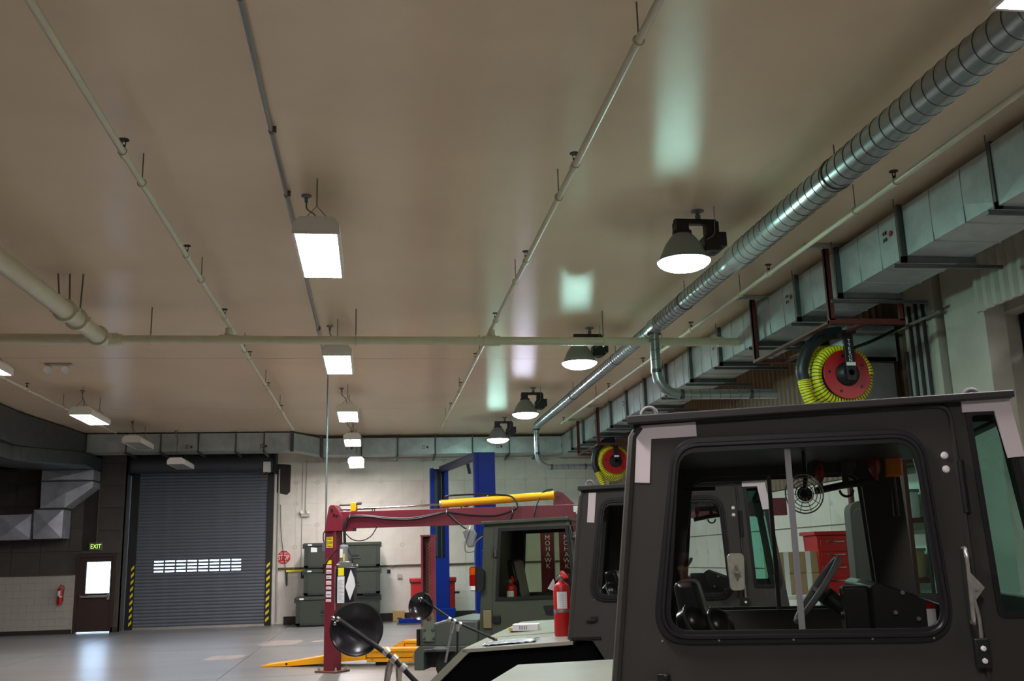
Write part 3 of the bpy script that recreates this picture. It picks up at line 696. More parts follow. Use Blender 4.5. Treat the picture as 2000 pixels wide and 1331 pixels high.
# bent transition to the far duct and the far duct
fd = thing('rectangular_duct', 'galvanized rectangular duct along the top of the far wall', 'duct', (0, 0, 0))
xsec = [-1.55, -0.35, 0.75, 1.9, 3.05, 4.2, 5.1, 5.86]
for i in range(len(xsec)-1):
    crease(crossbox(MB(), (xsec[i]+0.004, 30.7, 5.0), (xsec[i+1]-0.004, 31.6, 5.50)).build('duct_section', M_galv, fd))
    x = xsec[i]
    MB().box((x-0.02, 30.65, 4.96), (x+0.02, 30.70, 5.53)).box((x-0.02, 30.65, 4.95), (x+0.02, 31.6, 4.998)).build('flange', M_galvd, fd)
    MB().cyl((x, 30.62, 4.93), (x, 30.62, ZC), 0.007, n=5).build('hanger_rod', M_rod, fd)
    MB().box((x-0.02, 30.6, 4.90), (x+0.02, 31.9, 4.945)).build('trapeze_channel', M_galvd, fd)
    for k in (1, 2):
        xx = x+(xsec[i+1]-x)*k/3
        MB().box((xx-0.005, 30.684, 5.0), (xx+0.005, 30.70, 5.50)).build('standing_seam', M_galv, fd)
    if i % 2 == 0: heart(fd, x+0.9, 30.688, 5.2, 'y')
crease(crossbox(MB(), (5.86, 30.66, 4.93), (6.62, 31.6, 5.50)).build('duct_corner', M_galv, fd))
# angled transition piece
tr = MB()
tr.add([(-2.35, 29.7, 5.05), (-1.55, 30.7, 5.0), (-1.55, 31.6, 5.0), (-2.35, 30.6, 5.05), (-2.35, 29.7, 5.56), (-1.55, 30.7, 5.50), (-1.55, 31.6, 5.5), (-2.35, 30.6, 5.56)], [(3,2,1,0),(4,5,6,7),(0,1,5,4),(1,2,6,5),(2,3,7,6),(3,0,4,7)])
crease(tr.build('transition', M_galv, fd))
MB().box((-1.60, 30.62, 4.94), (-1.50, 30.70, 5.55)).box((-2.40, 29.62, 5.0), (-2.30, 29.7, 5.58)).build('flange', M_galvd, fd)
ld = thing('rectangular_duct', 'dull galvanized duct above the roller door and along the left wall', 'duct', (0, 0, 0))
xs2 = [-8.1, -7.0, -6.05, -5.0, -3.95, -3.15, -2.35]
for i in range(len(xs2)-1):
    crease(crossbox(MB(), (xs2[i]+0.004, 29.7, 5.05), (xs2[i+1]-0.004, 30.6, 5.56)).build('duct_section', M_galv, ld))
    x = xs2[i]
    MB().box((x-0.018, 29.66, 5.02), (x+0.018, 29.70, 5.58)).build('flange', M_galvd, ld)
    MB().box((x-0.02, 29.6, 4.98), (x+0.02, 31.0, 5.04)).build('trapeze_channel', M_galvd, ld)
    if i in (2, 4): heart(ld, x+0.85, 29.688, 5.17, 'y')
ys2 = [6, 8, 10, 12, 14, 16, 18, 20, 22, 23.9, 25.5]
for i in range(len(ys2)-1):
    crease(crossbox(MB(), (-9.7, ys2[i]+0.005, 4.78), (-8.5, ys2[i+1]-0.005, 5.55)).build('duct_section', M_galvd, ld))
    crease(crossbox(MB(), (-9.9, ys2[i]+0.005, 4.42), (-8.62, ys2[i+1]-0.005, 4.76)).build('return_duct_section', M_galvd, ld))
    MB().box((-8.5, ys2[i]-0.02, 4.74), (-8.45, ys2[i]+0.02, 5.58)).build('flange', M_galvd, ld)
tr = MB(); a = (25.5, 29.7)
tr.add([(-9.7, 25.5, 4.78), (-8.5, 25.5, 4.78), (-8.1, 29.7, 5.05), (-8.1, 30.6, 5.05), (-9.7, 30.6, 5.05), (-9.7, 25.5, 5.55), (-8.5, 25.5, 5.55), (-8.1, 29.7, 5.56), (-8.1, 30.6, 5.56), (-9.7, 30.6, 5.56)], [(4,3,2,1,0), (5,6,7,8,9), (0,1,6,5), (1,2,7,6), (2,3,8,7), (3,4,9,8), (4,0,5,9)])
crease(tr.build('transition', M_galvd, ld))
tr = MB()
tr.add([(-9.9, 25.5, 4.42), (-8.62, 25.5, 4.42), (-8.0, 29.3, 4.66), (-8.0, 31.1, 4.66), (-9.9, 31.1, 4.66), (-9.9, 25.5, 4.76), (-8.62, 25.5, 4.76), (-8.0, 29.3, 5.0), (-8.0, 31.1, 5.0), (-9.9, 31.1, 5.0)], [(4,3,2,1,0), (5,6,7,8,9), (0,1,6,5), (1,2,7,6), (2,3,8,7), (3,4,9,8), (4,0,5,9)])
crease(tr.build('return_transition', M_galvd, ld))
# wall mounted shiny duct fittings at left
wd = thing('wall_duct', 'bright galvanized elbow duct mounted left of the exit door', 'duct', (0, 30.4, 0))
def faced(name, poly, dep, m=M_galvb):
    c = (sum(p[0] for p in poly)/len(poly), sum(p[1] for p in poly)/len(poly)); n = len(poly)
    mb = MB(); V = [(p[0], 0, p[1]) for p in poly]+[(p[0], dep, p[1]) for p in poly]+[(c[0], -0.07, c[1])]
    F = [((i+1) % n, i, 2*n) for i in range(n)]+[(i, (i+1) % n, (i+1) % n+n, i+n) for i in range(n)]+[tuple(range(n, 2*n))]
    return crease(mb.add(V, F).build(name, m, wd))
faced('collar', [(-9.45, 4.30), (-8.03, 4.30), (-8.03, 4.62), (-9.45, 4.62)], 0.75)
faced('offset_fitting', [(-9.45, 4.30), (-9.43, 3.53), (-8.78, 3.53), (-8.03, 4.12), (-8.03, 4.30)], 0.75)
faced('elbow', [(-9.59, 3.50), (-9.56, 2.68), (-8.79, 2.68), (-8.79, 3.50)], 0.75)
faced('horizontal_duct', [(-10.5, 3.36), (-10.5, 2.66), (-9.62, 2.67), (-9.62, 3.38)], 0.75)
for a, b in (((-9.47, 3.49), (-8.76, 3.54)), ((-9.47, 4.28), (-8.0, 4.32))): MB().box((a[0], -0.04, a[1]), (b[0], 0.76, b[1])).build('flange', M_galvd, wd)
MB().box((-9.63, -0.04, 2.64), (-9.58, 0.76, 3.42)).build('flange', M_galvd, wd)
MB().box((-10.9, 0.1, 4.64), (-8.1, 0.7, 4.66)).build('damper_plate', M_galvd, wd)

# spiral duct
sp = thing('spiral_duct', 'round spiral steel exhaust duct running under the ceiling at right', 'duct', (4.41, 0, 5.3))
def spiral(name, p, q, r, step, parent, m=M_spiral):
    p, q = Vector(p), Vector(q); L = (q-p).length; d = (q-p)/L
    o = MB().cyl(p, q, r, n=28).build(name, m, parent)
    s = MB(); k = int(L/step)
    up = Vector((0, 0, 1)) if abs(d.z) < 0.9 else Vector((1, 0, 0))
    ax = (d+up*0.12).normalized()
    for i in range(1, k):
        s.torus(p+d*(i*step), r+0.001, 0.0045, ax, 28, 5)
    if k > 1:
        so = s.build('spiral_seam', M_galvd, o); so['kind'] = 'stuff'
    return o
spiral('duct_tube', (0.0, -3, 0), (0.0, 11.2, 0), 0.155, 0.17, sp)
MB().lathe([(0.155, 0), (0.160, 0.02), (0.128, 0.22), (0.124, 0.3)], (0, 11.2, 0), (0, 1, 0), 28).build('reducer', M_spiral, sp)
spiral('duct_tube', (0.0, 11.45, 0), (0.0, 14.9, 0), 0.124, 0.15, sp)
MB().lathe([(0.126, 0), (0.130, 0.02), (0.105, 0.2), (0.10, 0.26)], (0, 14.88, 0), (0, 1, 0), 24).build('reducer', M_spiral, sp)
spiral('duct_tube', (0.0, 15.1, 0), (0.0, 26.7, 0), 0.10, 0.14, sp)
for y in (3.5, 8.5, 13.3, 17.5, 21.5):
    MB().cyl((0, y, 0.1), (0, y, ZC-5.3), 0.007, n=5).build('hanger_rod', M_rod, sp); MB().torus((0, y, 0), 0.16 if y < 11 else (0.128 if y < 15 else 0.104), 0.008, (0, 1, 0), 24, 5).build('strap', M_galvd, sp)
def drop(y0, r, zb, xend, step):
    spiral('drop_tube', (0, y0, -0.05), (0, y0, zb+0.36), r, step, sp)
    MB().cyl((0, y0, -0.12), (0, y0, -0.02), r+0.03, r+0.01, 24).build('collar', M_galvd, sp)
    MB().cyl((0, y0, zb+0.34), (0, y0, zb+0.40), r+0.006, n=24).build('collar', M_galvd, sp)
    el = MB(); pts = []
    for k in range(5):
        a = pi/2*k/4; pts.append((0.36-0.36*cos(a), y0, zb+0.36-0.36*sin(a)))
    el.tube(pts, r*1.02, 22); el.build('elbow', M_spiral, sp, 0, 10)
    spiral('branch_tube', (0.36, y0, zb), (xend, y0, zb), r, step, sp)
    MB().cyl((0.36, y0, zb), (0.42, y0, zb), r+0.006, n=24).build('collar', M_galvd, sp)
    MB().cyl((xend-0.45, y0, zb), (xend-0.40, y0, zb), r+0.008, n=24).build('collar', M_galvd, sp)
drop(14.95, 0.078, 4.22-5.3, 1.95, 0.16)
drop(26.7, 0.072, 4.18-5.3, 1.75, 0.16)

# ------------------------------------------------------------------ red reel frames and hose reels
def frame(y0, y1, label):
    t = thing('reel_frame', label, 'frame', (0, 0, 0), 0, 'red steel frames hung below the right duct')
    for y in (y0, y1):
        for x in (5.74, 6.68):
            MB().box((x-0.035, y-0.012, 4.60), (x+0.035, y+0.012, 5.55)).box((x-0.035 if x < 6 else x+0.02, y-0.012, 4.6), (x-0.02 if x < 6 else x+0.035, y+0.06, 5.55)).build('hanger', M_redfr, t)
        MB().box((5.70, y-0.012, 4.56), (6.72, y+0.06, 4.62)).build('cross_member', M_redfr, t)
        MB().box((5.45, y-0.05, 5.54), (6.9, y+0.05, 5.595)).build('ceiling_channel', M_pale, t)
    for x in (5.74, 6.2): MB().box((x-0.04, y0, 4.565), (x+0.04, y1, 4.60)).build('rail', M_redfr, t)
frame(11.55, 14.1, 'red oxide steel frame under the duct above the nearer hose reel')
frame(24.95, 27.5, 'red oxide steel frame under the duct above the farther hose reel')
def reel(loc, label, txt, rz=0.0, up=0.56, full=True):
    t = thing('hose_reel', label, 'hose reel', loc, rz, 'hose reels along the right wall')
    for y in (-0.24, 0.24):
        fl_ = MB().lathe([(0.12, -0.006), (0.325, -0.006), (0.33, 0), (0.325, 0.006), (0.12, 0.006)], (0, y, 0), (0, 1, 0), 40).build('flange', M_redr, t)
        b = MB()
        for k in range(5):
            a = k*2*pi/5+0.5; b.lathe([(0, 0.01), (0.02, 0.01), (0.02, -0.01), (0, -0.01)], (0.25*cos(a), y, 0.25*sin(a)), (0, -1, 0), 8)
        b.build('bolt', M_blk, fl_)
    MB().cyl((0, -0.24, 0), (0, 0.24, 0), 0.29, n=28).build('drum', M_blk, t)
    MB().lathe([(0, -0.10), (0.10, -0.10), (0.15, -0.05), (0.165, 0.0)], (0, -0.24, 0), (0, 1, 0), 28).build('hub', M_blk, t)
    for y in (-0.37, 0.30):
        MB().box((-0.065, y, -0.10), (0.065, y+0.05, up)).build('bracket_arm', M_blk, t, 0.006)
    MB().box((-0.10, -0.40, up-0.04), (0.10, 0.40, up)).build('mounting_plate', M_blk, t)
    MB().cyl((0, -0.37, 0), (0, 0.35, 0), 0.04, n=12).build('axle', M_blk, t)
    MB().box((-0.06, -0.374, 0.09), (0.065, -0.37, 0.135)).build('label_plate', M_paper, t)
    if txt:
        for k, c in enumerate(txt): text('lettering', c, 0.062, M_paper, t, (0.0, -0.373, 0.42-k*0.052))
    # ribbed yellow hose coils
    n = 220; hs = MB(); pts = []; rad = []
    for i in range(n*5):
        a = 2*pi*i/n; yy = -0.185+0.37*i/(n*5); R = 0.335+0.085*i/(n*5)+0.012*sin(a-2.2)
        if cos(a-pi) > 0: R += 0.03*cos(a-pi)
        pts.append((R*cos(a), yy, R*sin(a))); rad.append(0.070 if i % 4 != 3 else 0.065)
    hs.tube(pts, rad, 8, 0, True, [0, 0, 0, 1])
    hs.build('coiled_hose', [M_hosey, M_hoseb], t)
    if full:
        # loose outer turn : black sleeve then ribbed yellow tail
        s = [(0.02, -0.10, 0.60), (-0.22, -0.12, 0.55), (-0.46, -0.14, 0.36), (-0.58, -0.15, 0.10), (-0.57, -0.15, -0.06)]
        e = [(-0.57, -0.15, -0.06), (-0.56, -0.15, -0.20), (-0.50, -0.15, -0.38), (-0.44, -0.15, -0.52)]
    else:
        s = [(0.02, -0.10, 0.56), (-0.25, -0.12, 0.50), (-0.48, -0.14, 0.25), (-0.54, -0.15, -0.05), (-0.47, -0.15, -0.27)]
        e = [(-0.47, -0.15, -0.27), (-0.40, -0.15, -0.42), (-0.30, -0.15, -0.66)]
    MB().tube(curve_pts(s, 8), 0.082, 12).build('hose_sleeve', M_sleeve, t)
    q = curve_pts(e, 20); MB().tube(q, [0.074 if i % 4 != 3 else 0.069 for i in range(len(q))], 10, 0, True, [0, 0, 0, 1]).build('hose_tail', [M_hosey, M_hoseb], t)
    return t
reel((6.2, 12.45, 4.03), 'large red hose reel with yellow ribbed hose above the nearest cab', 'TYKRON')
reel((6.2, 25.4, 4.17), 'smaller looking red hose reel with yellow hose above the second cab', '', 0.0, 0.42, False)
reel((XR+0.75, 10.15, 3.66), 'red hose reel with yellow hose in the dark bay at the right edge', '', 0.0, 0.9)
for i in range(4):
    p = [(XR-0.33, 12.55-i*0.17, 0.4), (XR-0.33, 12.55-i*0.17, 5.0 if i else 4.4)]
    tag(MB().cyl(p[0], p[1], 0.026, n=8).build('wall_conduit', M_blk), ['leftmost of the four black conduits on the right wall column', 'second from left of the four black conduits on the column', 'third from left of the four black conduits on the column', 'rightmost of the four black conduits on the right wall column'][i], 'conduit', 'black conduits on the column')
tag(MB().box((XR-0.36, 11.6, 4.72), (XR-0.30, 12.75, 4.76)).build('conduit_rack', M_rod), 'short steel channel holding the black conduits on the column', 'bracket')
vd = thing('vertical_duct', 'bright vertical galvanized duct between the hose reel and the column', 'duct', (6.88, 13.3, 0))
crease(crossbox(MB(), (-0.05, -0.1, 3.2), (0.55, 0.85, 4.45)).build('duct_section', M_galv, vd)); MB().box((-0.08, -0.13, 4.38), (0.58, 0.88, 4.46)).build('flange', M_galvd, vd)
MB().box((-0.12, -0.13, 4.40), (0.60, 0.9, 4.92)).build('collar', M_galv, vd)
MB().prism([(0, 0), (0.09, 0.07), (0.05, 0.22), (-0.04, 0.13)], (0.12, -0.104, 4.0), (1, 0, 0), (0, 0, 1), (0, 0.003, 0)).build('warning_label', mat('ochre_label', (170, 120, 30), 0.6), vd)
tag(MB().tube(curve_pts([(6.27, 12.1, 4.36), (6.6, 12.2, 4.48), (7.1, 12.4, 4.7), (7.25, 12.5, 4.78)], 4), 0.022, 8).build('air_hose', M_rub), 'black air hose from the near hose reel to the column', 'hose')

# ------------------------------------------------------------------ maroon lift gantry
def on_beam(dx): a = radians(-14); return (dx*cos(a), dx*sin(a))
lf = thing('lift_gantry', 'tall maroon lift gantry with a yellow cylinder on its beam', 'lift', (-0.66, 17.62, 0), radians(-14))
A = radians(-20)
T = Matrix.Rotation(A, 4, 'Z')
ps = MB().box((-0.105, -0.105, 0.03), (0.105, 0.105, 2.32), 0, T)
ps.build('post', M_maroon, lf, 0.008)
MB().box((-0.22, -0.19, 0), (0.22, 0.19, 0.03), 0, T).build('base_plate', M_rust, lf)
for x, y in ((-0.17, -0.14), (0.17, -0.14), (-0.17, 0.14), (0.17, 0.14)): MB().lathe([(0, 0.09), (0.012, 0.085), (0.028, 0.03), (0.0, 0.03)], tuple(T @ Vector((x, y, 0))), (0, 0, 1), 6).build('anchor_bolt', M_alu, lf)
MB().prism([(-0.13, 2.30), (0.20, 2.30), (0.18, 2.55), (0.10, 2.68), (0.05, 2.745), (-0.03, 2.745), (-0.06, 2.70)], (0, -0.14, 0), (1, 0, 0), (0, 0, 1), (0, 0.28, 0)).build('post_head', M_maroon, lf, 0.01)
hb = MB()
for x, z in ((0.0, 2.66), (0.04, 2.58), (0.09, 2.56)): hb.cyl((x, -0.15, z), (x, -0.13, z), 0.022, n=8)
hb.build('head_bolt', M_blk, lf)
BX = 7.6
MB().box((0.08, -0.10, 2.345), (BX, 0.10, 2.625)).build('beam', M_maroon, lf, 0.006)
MB().box((0.05, -0.12, 2.30), (0.36, 0.12, 2.345)).build('gusset_plate', M_maroon, lf)
# cylinder on the beam
MB().tube([(0.22, -0.02, 2.66), (0.35, -0.02, 2.665), (1.90, -0.02, 2.70)], 0.018, 10).build('piston_rod', M_chrome, lf)
cy_ = MB().cyl((1.87, -0.02, 2.705), (3.78, -0.02, 2.79), 0.068, n=24).build('hydraulic_cylinder', M_yel, lf)
MB().cyl((1.85, -0.02, 2.704), (1.88, -0.02, 2.706), 0.072, n=24).build('gland', M_alu, cy_)
MB().cyl((3.76, -0.02, 2.789), (3.80, -0.02, 2.791), 0.075, n=24).build('end_cap', M_yel, cy_)
MB().prism([(3.78, 2.625), (4.15, 2.625), (3.95, 2.83), (3.86, 2.86), (3.80, 2.83)], (0, -0.03, 0), (1, 0, 0), (0, 0, 1), (0, 0.02, 0)).cyl((3.87, -0.05, 2.80), (3.87, 0.02, 2.80), 0.03, n=12).build('clevis', M_maroon, lf)
MB().tube(arc((2.30, -0.02, 2.73), (1, 0, 0), (0, 0, 1), 0.08, pi, 2*pi, 8), 0.012, 6).tube([(2.22, -0.02, 2.73), (2.22, -0.02, 2.62)], 0.012, 6).build('saddle', M_maroon, lf)
tb = MB().box((0.30, -0.07, 2.63), (0.40, 0.05, 2.78)).build('end_block', M_yel, lf, 0.008)
MB().cyl((0.10, -0.02, 2.74), (0.32, -0.02, 2.74), 0.014, n=8).cyl((0.40, -0.02, 2.76), (0.48, -0.02, 2.76), 0.022, n=8).cyl((0.12, -0.04, 2.66), (0.74, -0.04, 2.67), 0.012, n=8).cyl((0.68, -0.04, 2.62), (0.68, -0.04, 2.67), 0.008, n=6).cyl((0.72, -0.04, 2.62), (0.72, -0.04, 2.67), 0.008, n=6).build('tie_rod', M_blk, lf)
# hoses on the beam
for i, P in enumerate((
    [(0.22, -0.13, 2.10), (0.22, -0.14, 2.38), (0.30, -0.13, 2.53), (0.55, -0.13, 2.55), (0.95, -0.13, 2.50), (1.35, -0.13, 2.48), (1.75, -0.13, 2.53), (1.98, -0.13, 2.56), (2.4, -0.13, 2.50), (2.8, -0.13, 2.48), (3.05, -0.13, 2.54), (3.18, -0.12, 2.62), (3.10, -0.08, 2.78), (2.85, -0.05, 2.83), (2.45, -0.04, 2.85), (2.0, -0.03, 2.84), (1.93, -0.02, 2.79)],
    [(0.24, -0.135, 2.08), (0.24, -0.145, 2.36), (0.32, -0.135, 2.515), (0.6, -0.135, 2.53), (1.0, -0.135, 2.475), (1.4, -0.135, 2.46), (1.78, -0.135, 2.52), (1.98, -0.135, 2.55), (2.15, -0.135, 2.40), (2.40, -0.135, 2.22), (2.65, -0.135, 2.17), (2.90, -0.135, 2.24), (3.05, -0.135, 2.40), (3.1, -0.135, 2.52)],
    [(0.20, -0.135, 2.30), (0.35, -0.135, 2.16), (0.52, -0.135, 2.13), (0.68, -0.13, 2.20), (0.78, -0.12, 2.35)],
    [(3.45, -0.12, 2.45), (3.50, -0.10, 2.62), (3.58, -0.06, 2.80), (3.66, -0.04, 2.87), (3.78, -0.03, 2.89)],
    [(0.235, -0.14, 2.12), (0.30, -0.15, 1.98), (0.36, -0.16, 1.86), (0.38, -0.16, 1.74)],
    [(0.20, -0.15, 2.02), (0.10, -0.17, 1.98), (-0.02, -0.17, 1.86), (-0.10, -0.16, 1.72), (-0.14, -0.12, 1.60)])):
    MB().tube(curve_pts(P, 6), (0.016, 0.015, 0.009, 0.014, 0.012, 0.012)[i], 7).build('hydraulic_hose', M_rub, lf)
hc = MB()
for x, z in ((0.31, 2.53), (1.98, 2.56), (3.1, 2.53)): hc.torus((x, -0.115, z), 0.035, 0.008, (1, 0, 0), 10, 5).cyl((x, -0.10, z+0.03), (x, -0.12, z+0.07), 0.01, n=6)
hc.build('hose_clamp', M_alu, lf)
MB().box((4.12, -0.104, 2.50), (4.32, -0.10, 2.60)).box((4.16, -0.104, 2.47), (4.28, -0.10, 2.495)).build('maker_label', M_paper, lf)
# stickers on the post front (post is turned, so make them in the post frame)
def onpost(lo, hi, name, m, parent=lf): return MB().box(lo, hi, 0, T).build(name, m, parent)
yl = onpost((-0.075, -0.108, 2.03), (0.055, -0.1055, 2.21), 'yellow_label', M_yelc)
def onpost_text(s, size, z, sx): 
    c = T @ Vector((-0.01, -0.1095, z)); return text('lettering', s, size, M_blk, yl, c, (pi/2, 0, A), sx=sx)
onpost_text('25000', 0.075, 2.11, 0.62)
for z in (2.19, 2.165, 2.055): MB().box((-0.06, -0.1095, z-0.006), (0.04, -0.108, z+0.006), 0, T).build('print', M_blk, yl)
onpost((-0.06, -0.108, 1.755), (0.035, -0.1055, 1.82), 'yellow_label', M_yelc)
z = 1.74
for k, (h, m) in enumerate(((0.06, M_paper), (0.075, M_paper), (0.07, M_paper), (0.075, M_paper), (0.06, M_paper), (0.11, M_paper), (0.055, M_paper))):
    lb = onpost((-0.07, -0.108, z-h), (0.035, -0.1055, z), 'safety_label', m)
    MB().box((-0.07, -0.1092, z-h), (0.035, -0.108, z-h+0.012), 0, T).box((-0.055, -0.1092, z-h*0.55), (0.0+0.02*(k % 2), -0.108, z-h*0.45), 0, T).build('print', M_blk if k % 3 else M_red, lb)
    z -= h+0.018
MB().box((-0.21, -0.05, 1.98), (-0.12, 0.03, 2.12), 0, T).build('switch_box', M_gpaint, lf, 0.005)
MB().tube(curve_pts([(-0.10, -0.08, 2.34), (-0.16, -0.07, 2.28), (-0.17, -0.05, 2.18), (-0.16, -0.03, 2.12)], 5), 0.010, 6).build('cable', M_rub, lf)
MB().box((-0.20, -0.03, 1.62), (-0.13, 0.05, 1.76), 0, T).build('limit_box', M_blk, lf)
# pump unit on the right of the post
pu = MB().box((0.10, -0.24, 1.12), (0.42, -0.04, 1.70)).build('pump_tank', mat('tank_black', (22, 23, 30), 0.35), lf, 0.015)
MB().box((0.15, -0.245, 1.56), (0.25, -0.24, 1.69)).build('yellow_label', M_yelc, pu)
wl_ = MB().box((0.14, -0.245, 1.12), (0.26, -0.24, 1.55)).build('instruction_sheet', M_paper, pu)
pr = MB()
for k in range(16): pr.box((0.155, -0.247, 1.15+k*0.022), (0.245-0.02*(k % 3), -0.245, 1.157+k*0.022))
pr.build('print', mat('print_grey', (150, 150, 152), 0.7), wl_)
MB().cyl((0.22, -0.14, 1.78), (0.22, -0.14, 2.04), 0.075, n=18).lathe([(0.075, 2.04), (0.06, 2.07), (0.0, 2.075)], (0.22, -0.14, 0), (0, 0, 1), 18).build('pump_motor', M_gpaint, lf)
MB().box((0.17, -0.222, 1.86), (0.22, -0.215, 2.0)).build('motor_label', M_paper, lf)
MB().box((0.23, -0.222, 1.80), (0.25, -0.215, 1.92)).build('yellow_label', M_yelc, lf)
MB().box((0.14, -0.22, 1.70), (0.33, -0.06, 1.79)).cyl((0.17, -0.2, 1.74), (0.12, -0.24, 1.74), 0.02, n=8).build('valve_block', M_alu, lf, 0.01)
MB().cyl((0.30, -0.2, 1.70), (0.47, -0.22, 1.72), 0.009, n=6).ball((0.47, -0.22, 1.72), 0.02).cyl((0.38, -0.2, 1.68), (0.38, -0.2, 1.76), 0.014, n=8).build('release_lever', M_alu, lf)
MB().cyl((0.09, -0.2, 1.72), (0.09, -0.2, 1.0), 0.008, n=6).build('drain_tube', M_alu, lf)
MB().prism([(0.37, 1.66), (0.43, 1.52), (0.45, 1.40), (0.36, 1.16), (0.28, 1.38), (0.33, 1.54)], (0, -0.255, 0), (1, 0, 0), (0, 0, 1), (0, 0.004, 0)).build('white_tag', M_paper, lf)
# right post with upright lettering
rx = 3.66
MB().box((rx-0.11, -0.12, 0.03), (rx+0.11, 0.12, 2.345)).build('post', M_maroon, lf, 0.008)
MB().box((rx+0.20, -0.14, 0.03), (rx+0.42, 0.10, 2.30)).build('carriage', M_maroon, lf, 0.008)
MB().box((rx-0.24, -0.22, 0), (rx+0.5, 0.22, 0.03)).build('base_plate', M_rust, lf)
for k, c in enumerate('MOHAWK'):
    text('lettering', c, 0.11, M_signw, lf, (rx+0.01, -0.122, 2.09-k*0.092)); text('lettering', c, 0.11, M_signw, lf, (rx+0.32, -0.142, 2.09-k*0.094))

# short open maroon column with a chain
oc_ = thing('lift_column', 'short maroon channel column with a bronze chain inside, beside the blue post', 'lift', (1.04, 19.3, 0), radians(-10))
MB().box((-0.13, -0.08, 0), (-0.09, 0.12, 2.22)).box((0.05, -0.08, 0), (0.13, 0.12, 2.22)).box((-0.13, 0.08, 0), (0.13, 0.12, 2.22)).build('channel', M_maroon, oc_)
MB().box((-0.14, -0.09, 2.22), (0.14, 0.13, 2.25)).build('top_plate', M_maroon, oc_)
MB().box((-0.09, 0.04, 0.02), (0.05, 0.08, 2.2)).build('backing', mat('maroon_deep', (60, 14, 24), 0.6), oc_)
cn = MB()
for k in range(60): cn.cbox((0.02+(0.006 if k % 2 else -0.006), 0.02, 0.12+k*0.035), (0.022, 0.02, 0.028))
cn.build('lift_chain', mat('chain_bronze', (150, 110, 56), 0.45, 0.7), oc_)
MB().box((-0.2, -0.15, 0), (0.2, 0.2, 0.02)).build('base_plate', M_rust, oc_)

# yellow runways
def runway(label, x, y, rz, L, ramp, wd, h):
    t = thing('yellow_runway', label, 'ramp', (x, y, 0), rz, 'yellow drive on runways')
    MB().box((0, 0, 0.06), (L, wd, h)).build('deck', M_yel, t, 0.006)
    MB().box((0, -0.02, h-0.03), (L, 0.0, h+0.015)).build('edge_rail', M_yel, t)
    MB().box((0, -0.005, h*0.5-0.006), (L, 0.002, h*0.5+0.006)).build('cable_slot', M_blk, t)
    MB().prism([(-ramp, 0.005), (-ramp*0.72, 0.012), (-0.02, 0.10), (-0.02, h), (-0.04, h+0.01), (-ramp*0.75, 0.075), (-ramp, 0.02)], (0, 0, 0), (1, 0, 0), (0, 0, 1), (0, wd, 0)).build('approach_ramp', M_yel, t)
    MB().cyl((-ramp*0.75, -0.01, 0.05), (-ramp*0.75, wd, 0.05), 0.018, n=8).build('hinge', M_blk, t)
    for xx in (0.1, 0.85): MB().cyl((xx, -0.03, h*0.5), (xx, 0.0, h*0.5), 0.02, n=8).cyl((xx, -0.02, h*0.35), (xx, -0.02, h*0.66), 0.007, n=6).build('latch', M_alu, t)
    MB().box((0.15, 0.05, 0), (0.35, wd-0.05, 0.06)).box((L-0.4, 0.05, 0), (L-0.1, wd-0.05, 0.06)).build('foot', M_blk, t)
    return t
runway('nearer yellow runway behind the maroon post, its ramp reaching left', -0.10, 18.42, radians(-16), 4.0, 1.95, 0.52, 0.27)
runway('farther yellow runway with its short ramp beside the nearer one', 0.62, 20.05, radians(-16), 3.4, 0.62, 0.5, 0.27)

# ------------------------------------------------------------------ green crates by the wall
def crate(label, x, y, z, wd, dp, h, slot):
    t = thing('storage_crate', label, 'crate', (x, y, z), 0, 'green storage crates by the far wall')
    MB().box((0, 0, 0.05), (wd, dp, h-0.09)).build('body', M_crate, t, 0.01)
    MB().box((-0.025, -0.025, h-0.09), (wd+0.025, dp+0.025, h)).build('lid', M_crate, t, 0.01)
    c = MB()
    for xx in (0.0, wd-0.12): c.box((xx, -0.012, 0.05), (xx+0.12, 0, h-0.09))
    c.box((0, -0.012, 0.05), (wd, 0, 0.11)); c.build('corner_strip', M_crated, t)
    rv = MB()
    for xx in (0.04, wd-0.06):
        for k in range(8): rv.cyl((xx, -0.018, 0.12+k*(h-0.3)/8), (xx, -0.01, 0.12+k*(h-0.3)/8), 0.012, n=6)
    rv.build('rivet', M_galvd, t)
    MB().box((wd*0.62, -0.02, h*0.42), (wd*0.72, 0.0, h*0.52)).build('hand_hold', M_blk, t)
    MB().box((wd*0.60, -0.03, h*0.39), (wd*0.74, 0.0, h*0.42)).build('handle', M_galvd, t)
    MB().box((wd*0.66, -0.012, 0.12), (wd*0.672, 0.0, h-0.1)).build('seam', M_crated, t)
    MB().box((0.02, 0.05, 0), (0.5, dp-0.05, 0.05)).box((wd-0.5, 0.05, 0), (wd-0.02, dp-0.05, 0.05)).box((wd*0.42, 0.05, 0), (wd*0.58, dp-0.05, 0.05)).build('skid', M_crated, t)
    MB().box((0.10, -0.032, h-0.075), (0.22, -0.024, h-0.03)).build('data_plate', M_paper, t)
    for xx in (-0.03, wd+0.0): MB().box((xx-0.02, -0.05, h-0.16), (xx+0.04, 0.02, h-0.02)).build('latch', M_crated, t, 0.005)
    return t
c1 = crate('topmost green storage crate of the stack, with a white sticker', -2.0, 30.55, 1.62, 2.22, 0.9, 0.76, 1)
MB().prism(rpoly([(0.19, 0.50), (0.37, 0.50), (0.37, 0.62), (0.19, 0.64)], 0.02), (0, -0.006, 0), (1, 0, 0), (0, 0, 1), (0, 0.005, 0)).build('white_sticker', M_paper, c1)
crate('middle green storage crate of the stack', -2.0, 30.57, 0.84, 2.22, 0.9, 0.78, 1)
crate('lowest green storage crate under the stack against the wall', -0.90, 30.75, 0.0, 1.12, 0.9, 0.84, 1)
